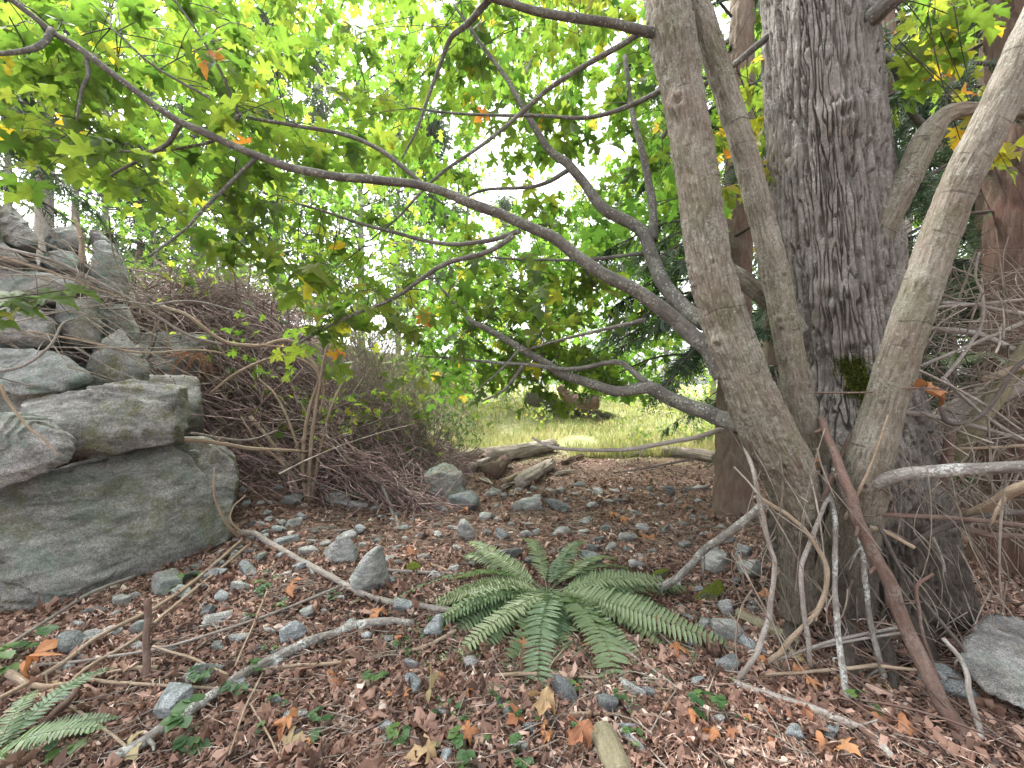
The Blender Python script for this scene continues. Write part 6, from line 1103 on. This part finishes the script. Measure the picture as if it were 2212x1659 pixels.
while k < 60:
    x = rng.uniform(560, 1750); y = 1100 + 540 * rng.random() ** .9
    k += 1; fallen('small rust coloured maple leaf curled among the brown litter', x, y, rng.uniform(10, 26) * (.45 + (y - 1000) / 700), rng.uniform(.05, .6), 500 + k, 'small rust leaves in the litter')

# low maple sprig near the camera at the left edge
sg = thing('maple_sprig', 'low sprig of broad green maple leaves hanging in at the left edge', 'plant', P(-60, 650, 1.7))
V, F, bc = tube(smooth_path(np.array([P(-60, 650, 1.7), P(40, 640, 1.75), P(150, 625, 1.85)]), 5), .003, 5); build('stem', V, F, M['stick_dark'], sg, True, {'bc': bc})
for k, (x, y, d, s, ax, ay, nz, rn) in enumerate([(30, 640, 1.75, .17, .6, .4, .8, .18), (120, 628, 1.85, .15, 1, .3, .7, .22), (0, 690, 1.7, .12, .9, .4, .6, .2), (60, 655, 1.8, .15, .9, -.3, .7, .15), (180, 615, 2.0, .14, 1, .6, .8, .30), (60, 672, 1.75, .07, .3, -.2, .5, .82)]):
    V, F = inst(LEAF_HI[k % 3][0], LEAF_HI[k % 3][1], P(x - 40, y, d)[None], frames(unit(np.array([[ax, ay, -.25]])), unit(np.array([[0, -.45, nz]]))), np.array([s])); build('leaf', V, F, M['leaf'], sg, True, {'rnd': np.full(len(V), rn)})

# ------------------------------------------------------------------ leaf litter
def litter():
    r_ = np.random.default_rng(8); A = Acc()
    y = np.concatenate([1.45 + 2.2 * r_.random(52000), 3.4 + 6.0 * r_.random(20000) ** 1.25]); x = (r_.uniform(-1.28, 1.28, len(y))) * y
    k = ((x - 2.25) ** 2 + (y - 2.7) ** 2 > r_.uniform(.35, .95, len(x)) ** 2); x, y = x[k], y[k]
    z = height(x, y); n = len(x)
    for tv in range(5):
        m = np.arange(n) % 5 == tv; c = r_.uniform(.5, 1.6); tw = r_.normal() * .4; g = np.array([(u, v) for v in np.linspace(0, 1, 3) for u in (-1, 1)], float)
        wv = np.sin(np.pi * np.clip(g[:, 1] * .86 + .07, 0, 1)) * (.09 + .055 * tv); a_ = 1.5 * c * (g[:, 1] - .5)
        TV = np.stack([g[:, 0] * wv * .8 + .15 * np.sin(g[:, 1] * 4 + tv), g[:, 1] - .5, .30 * g[:, 0] * np.sin(g[:, 1] * 5 + tv * 2) * wv * 2 + .34 * np.cos(a_ * 2.2) - .2 + tw * g[:, 0] * (g[:, 1] - .5)], -1)
        TF = [np.array([[r * 2, r * 2 + 1, r * 2 + 3, r * 2 + 2] for r in range(2)])]
        p = np.stack([x[m], y[m], z[m] + r_.uniform(.0, .022, m.sum())], -1); k = len(p); tip = unit(np.stack([r_.normal(size=k), r_.normal(size=k), r_.normal(size=k) * .5], -1)); nor = unit(r_.normal(size=(k, 3)) * .75 + [0, 0, 1]); sc = r_.uniform(.016, .060, k) * (1 + .06 * p[:, 1])
        V, F = inst(TV, TF, p, frames(tip, nor), sc); rn = np.clip(.46 + .26 * fbm(p * 1.3, 2) + .2 * fbm(p * 5.3 + 3, 2) + r_.normal(size=k) * .25, 0, 1); A.add(V, F, rnd=np.repeat(rn, len(TV)))
    n = 24000; y = 1.45 + 5 * r_.random(n) ** 1.4; x = r_.uniform(-1.28, 1.28, n) * y; p = np.stack([x, y, height(x, y) + r_.uniform(.005, .03, n)], -1); L = r_.uniform(.03, .11, n)
    V, F = inst(NEEDLE[0], NEEDLE[1], p, frames(unit(np.stack([r_.normal(size=n), r_.normal(size=n), r_.normal(size=n) * .2], -1)), rdir(n, 1.)), np.stack([r_.uniform(.002, .005, n), L, L], -1)); A.add(V, F, rnd=np.repeat(np.clip(.66 + r_.normal(size=n) * .24, 0, 1), 4))
    n = 3200; y = 1.45 + 5.5 * r_.random(n) ** 1.3; x = r_.uniform(-1.28, 1.28, n) * y; p = np.stack([x, y, height(x, y) + r_.uniform(.006, .025, n)], -1)
    for q in range(4):
        T = maple_template(SIMPLE, .6 + .5 * q, .7 - .45 * q, .9, 20 + q); m = np.arange(n) % 4 == q; k = m.sum()
        V, F = inst(T[0], T[1], p[m], frames(unit(np.stack([r_.normal(size=k), r_.normal(size=k), r_.normal(size=k) * .3], -1)), unit(r_.normal(size=(k, 3)) * .45 + [0, 0, 1])), r_.uniform(.04, .115, k)); A.add(V, F, rnd=np.repeat(np.clip(.45 + r_.normal(size=k) * .22, 0, 1), len(T[0])))
    tag(A.build('leaf_litter', M['litter'], None, True, (0, 3, 0)), 'brown shredded leaf litter covering the clearing floor', 'leaf litter', kind='stuff')
litter()

# ------------------------------------------------------------------ the bright hazy air of the clearing
def haze():
    m, t = newmat('haze_air'); g = N(t); v = g.n('ShaderNodeVolumePrincipled'); v.inputs['Color'].default_value = (.93, .97, 1, 1); v.inputs['Density'].default_value = HAZE; v.inputs['Anisotropy'].default_value = .2
    o = g.n('ShaderNodeOutputMaterial'); g.l(v.outputs[0], o.inputs['Volume'])
    x0, x1, y0, y1, z0, z1 = -265, 265, -262, 268, -7, 26
    V = np.array([[x, y, z] for z in (z0, z1) for y in (y0, y1) for x in (x0, x1)], float); F = np.array([[0, 2, 3, 1], [4, 5, 7, 6], [0, 1, 5, 4], [2, 6, 7, 3], [0, 4, 6, 2], [1, 3, 7, 5]])
    tag(build('haze', V, F, m), 'thin pale haze filling the clearing and the wood behind', 'haze', kind='stuff')
HAZE = .0006
haze()
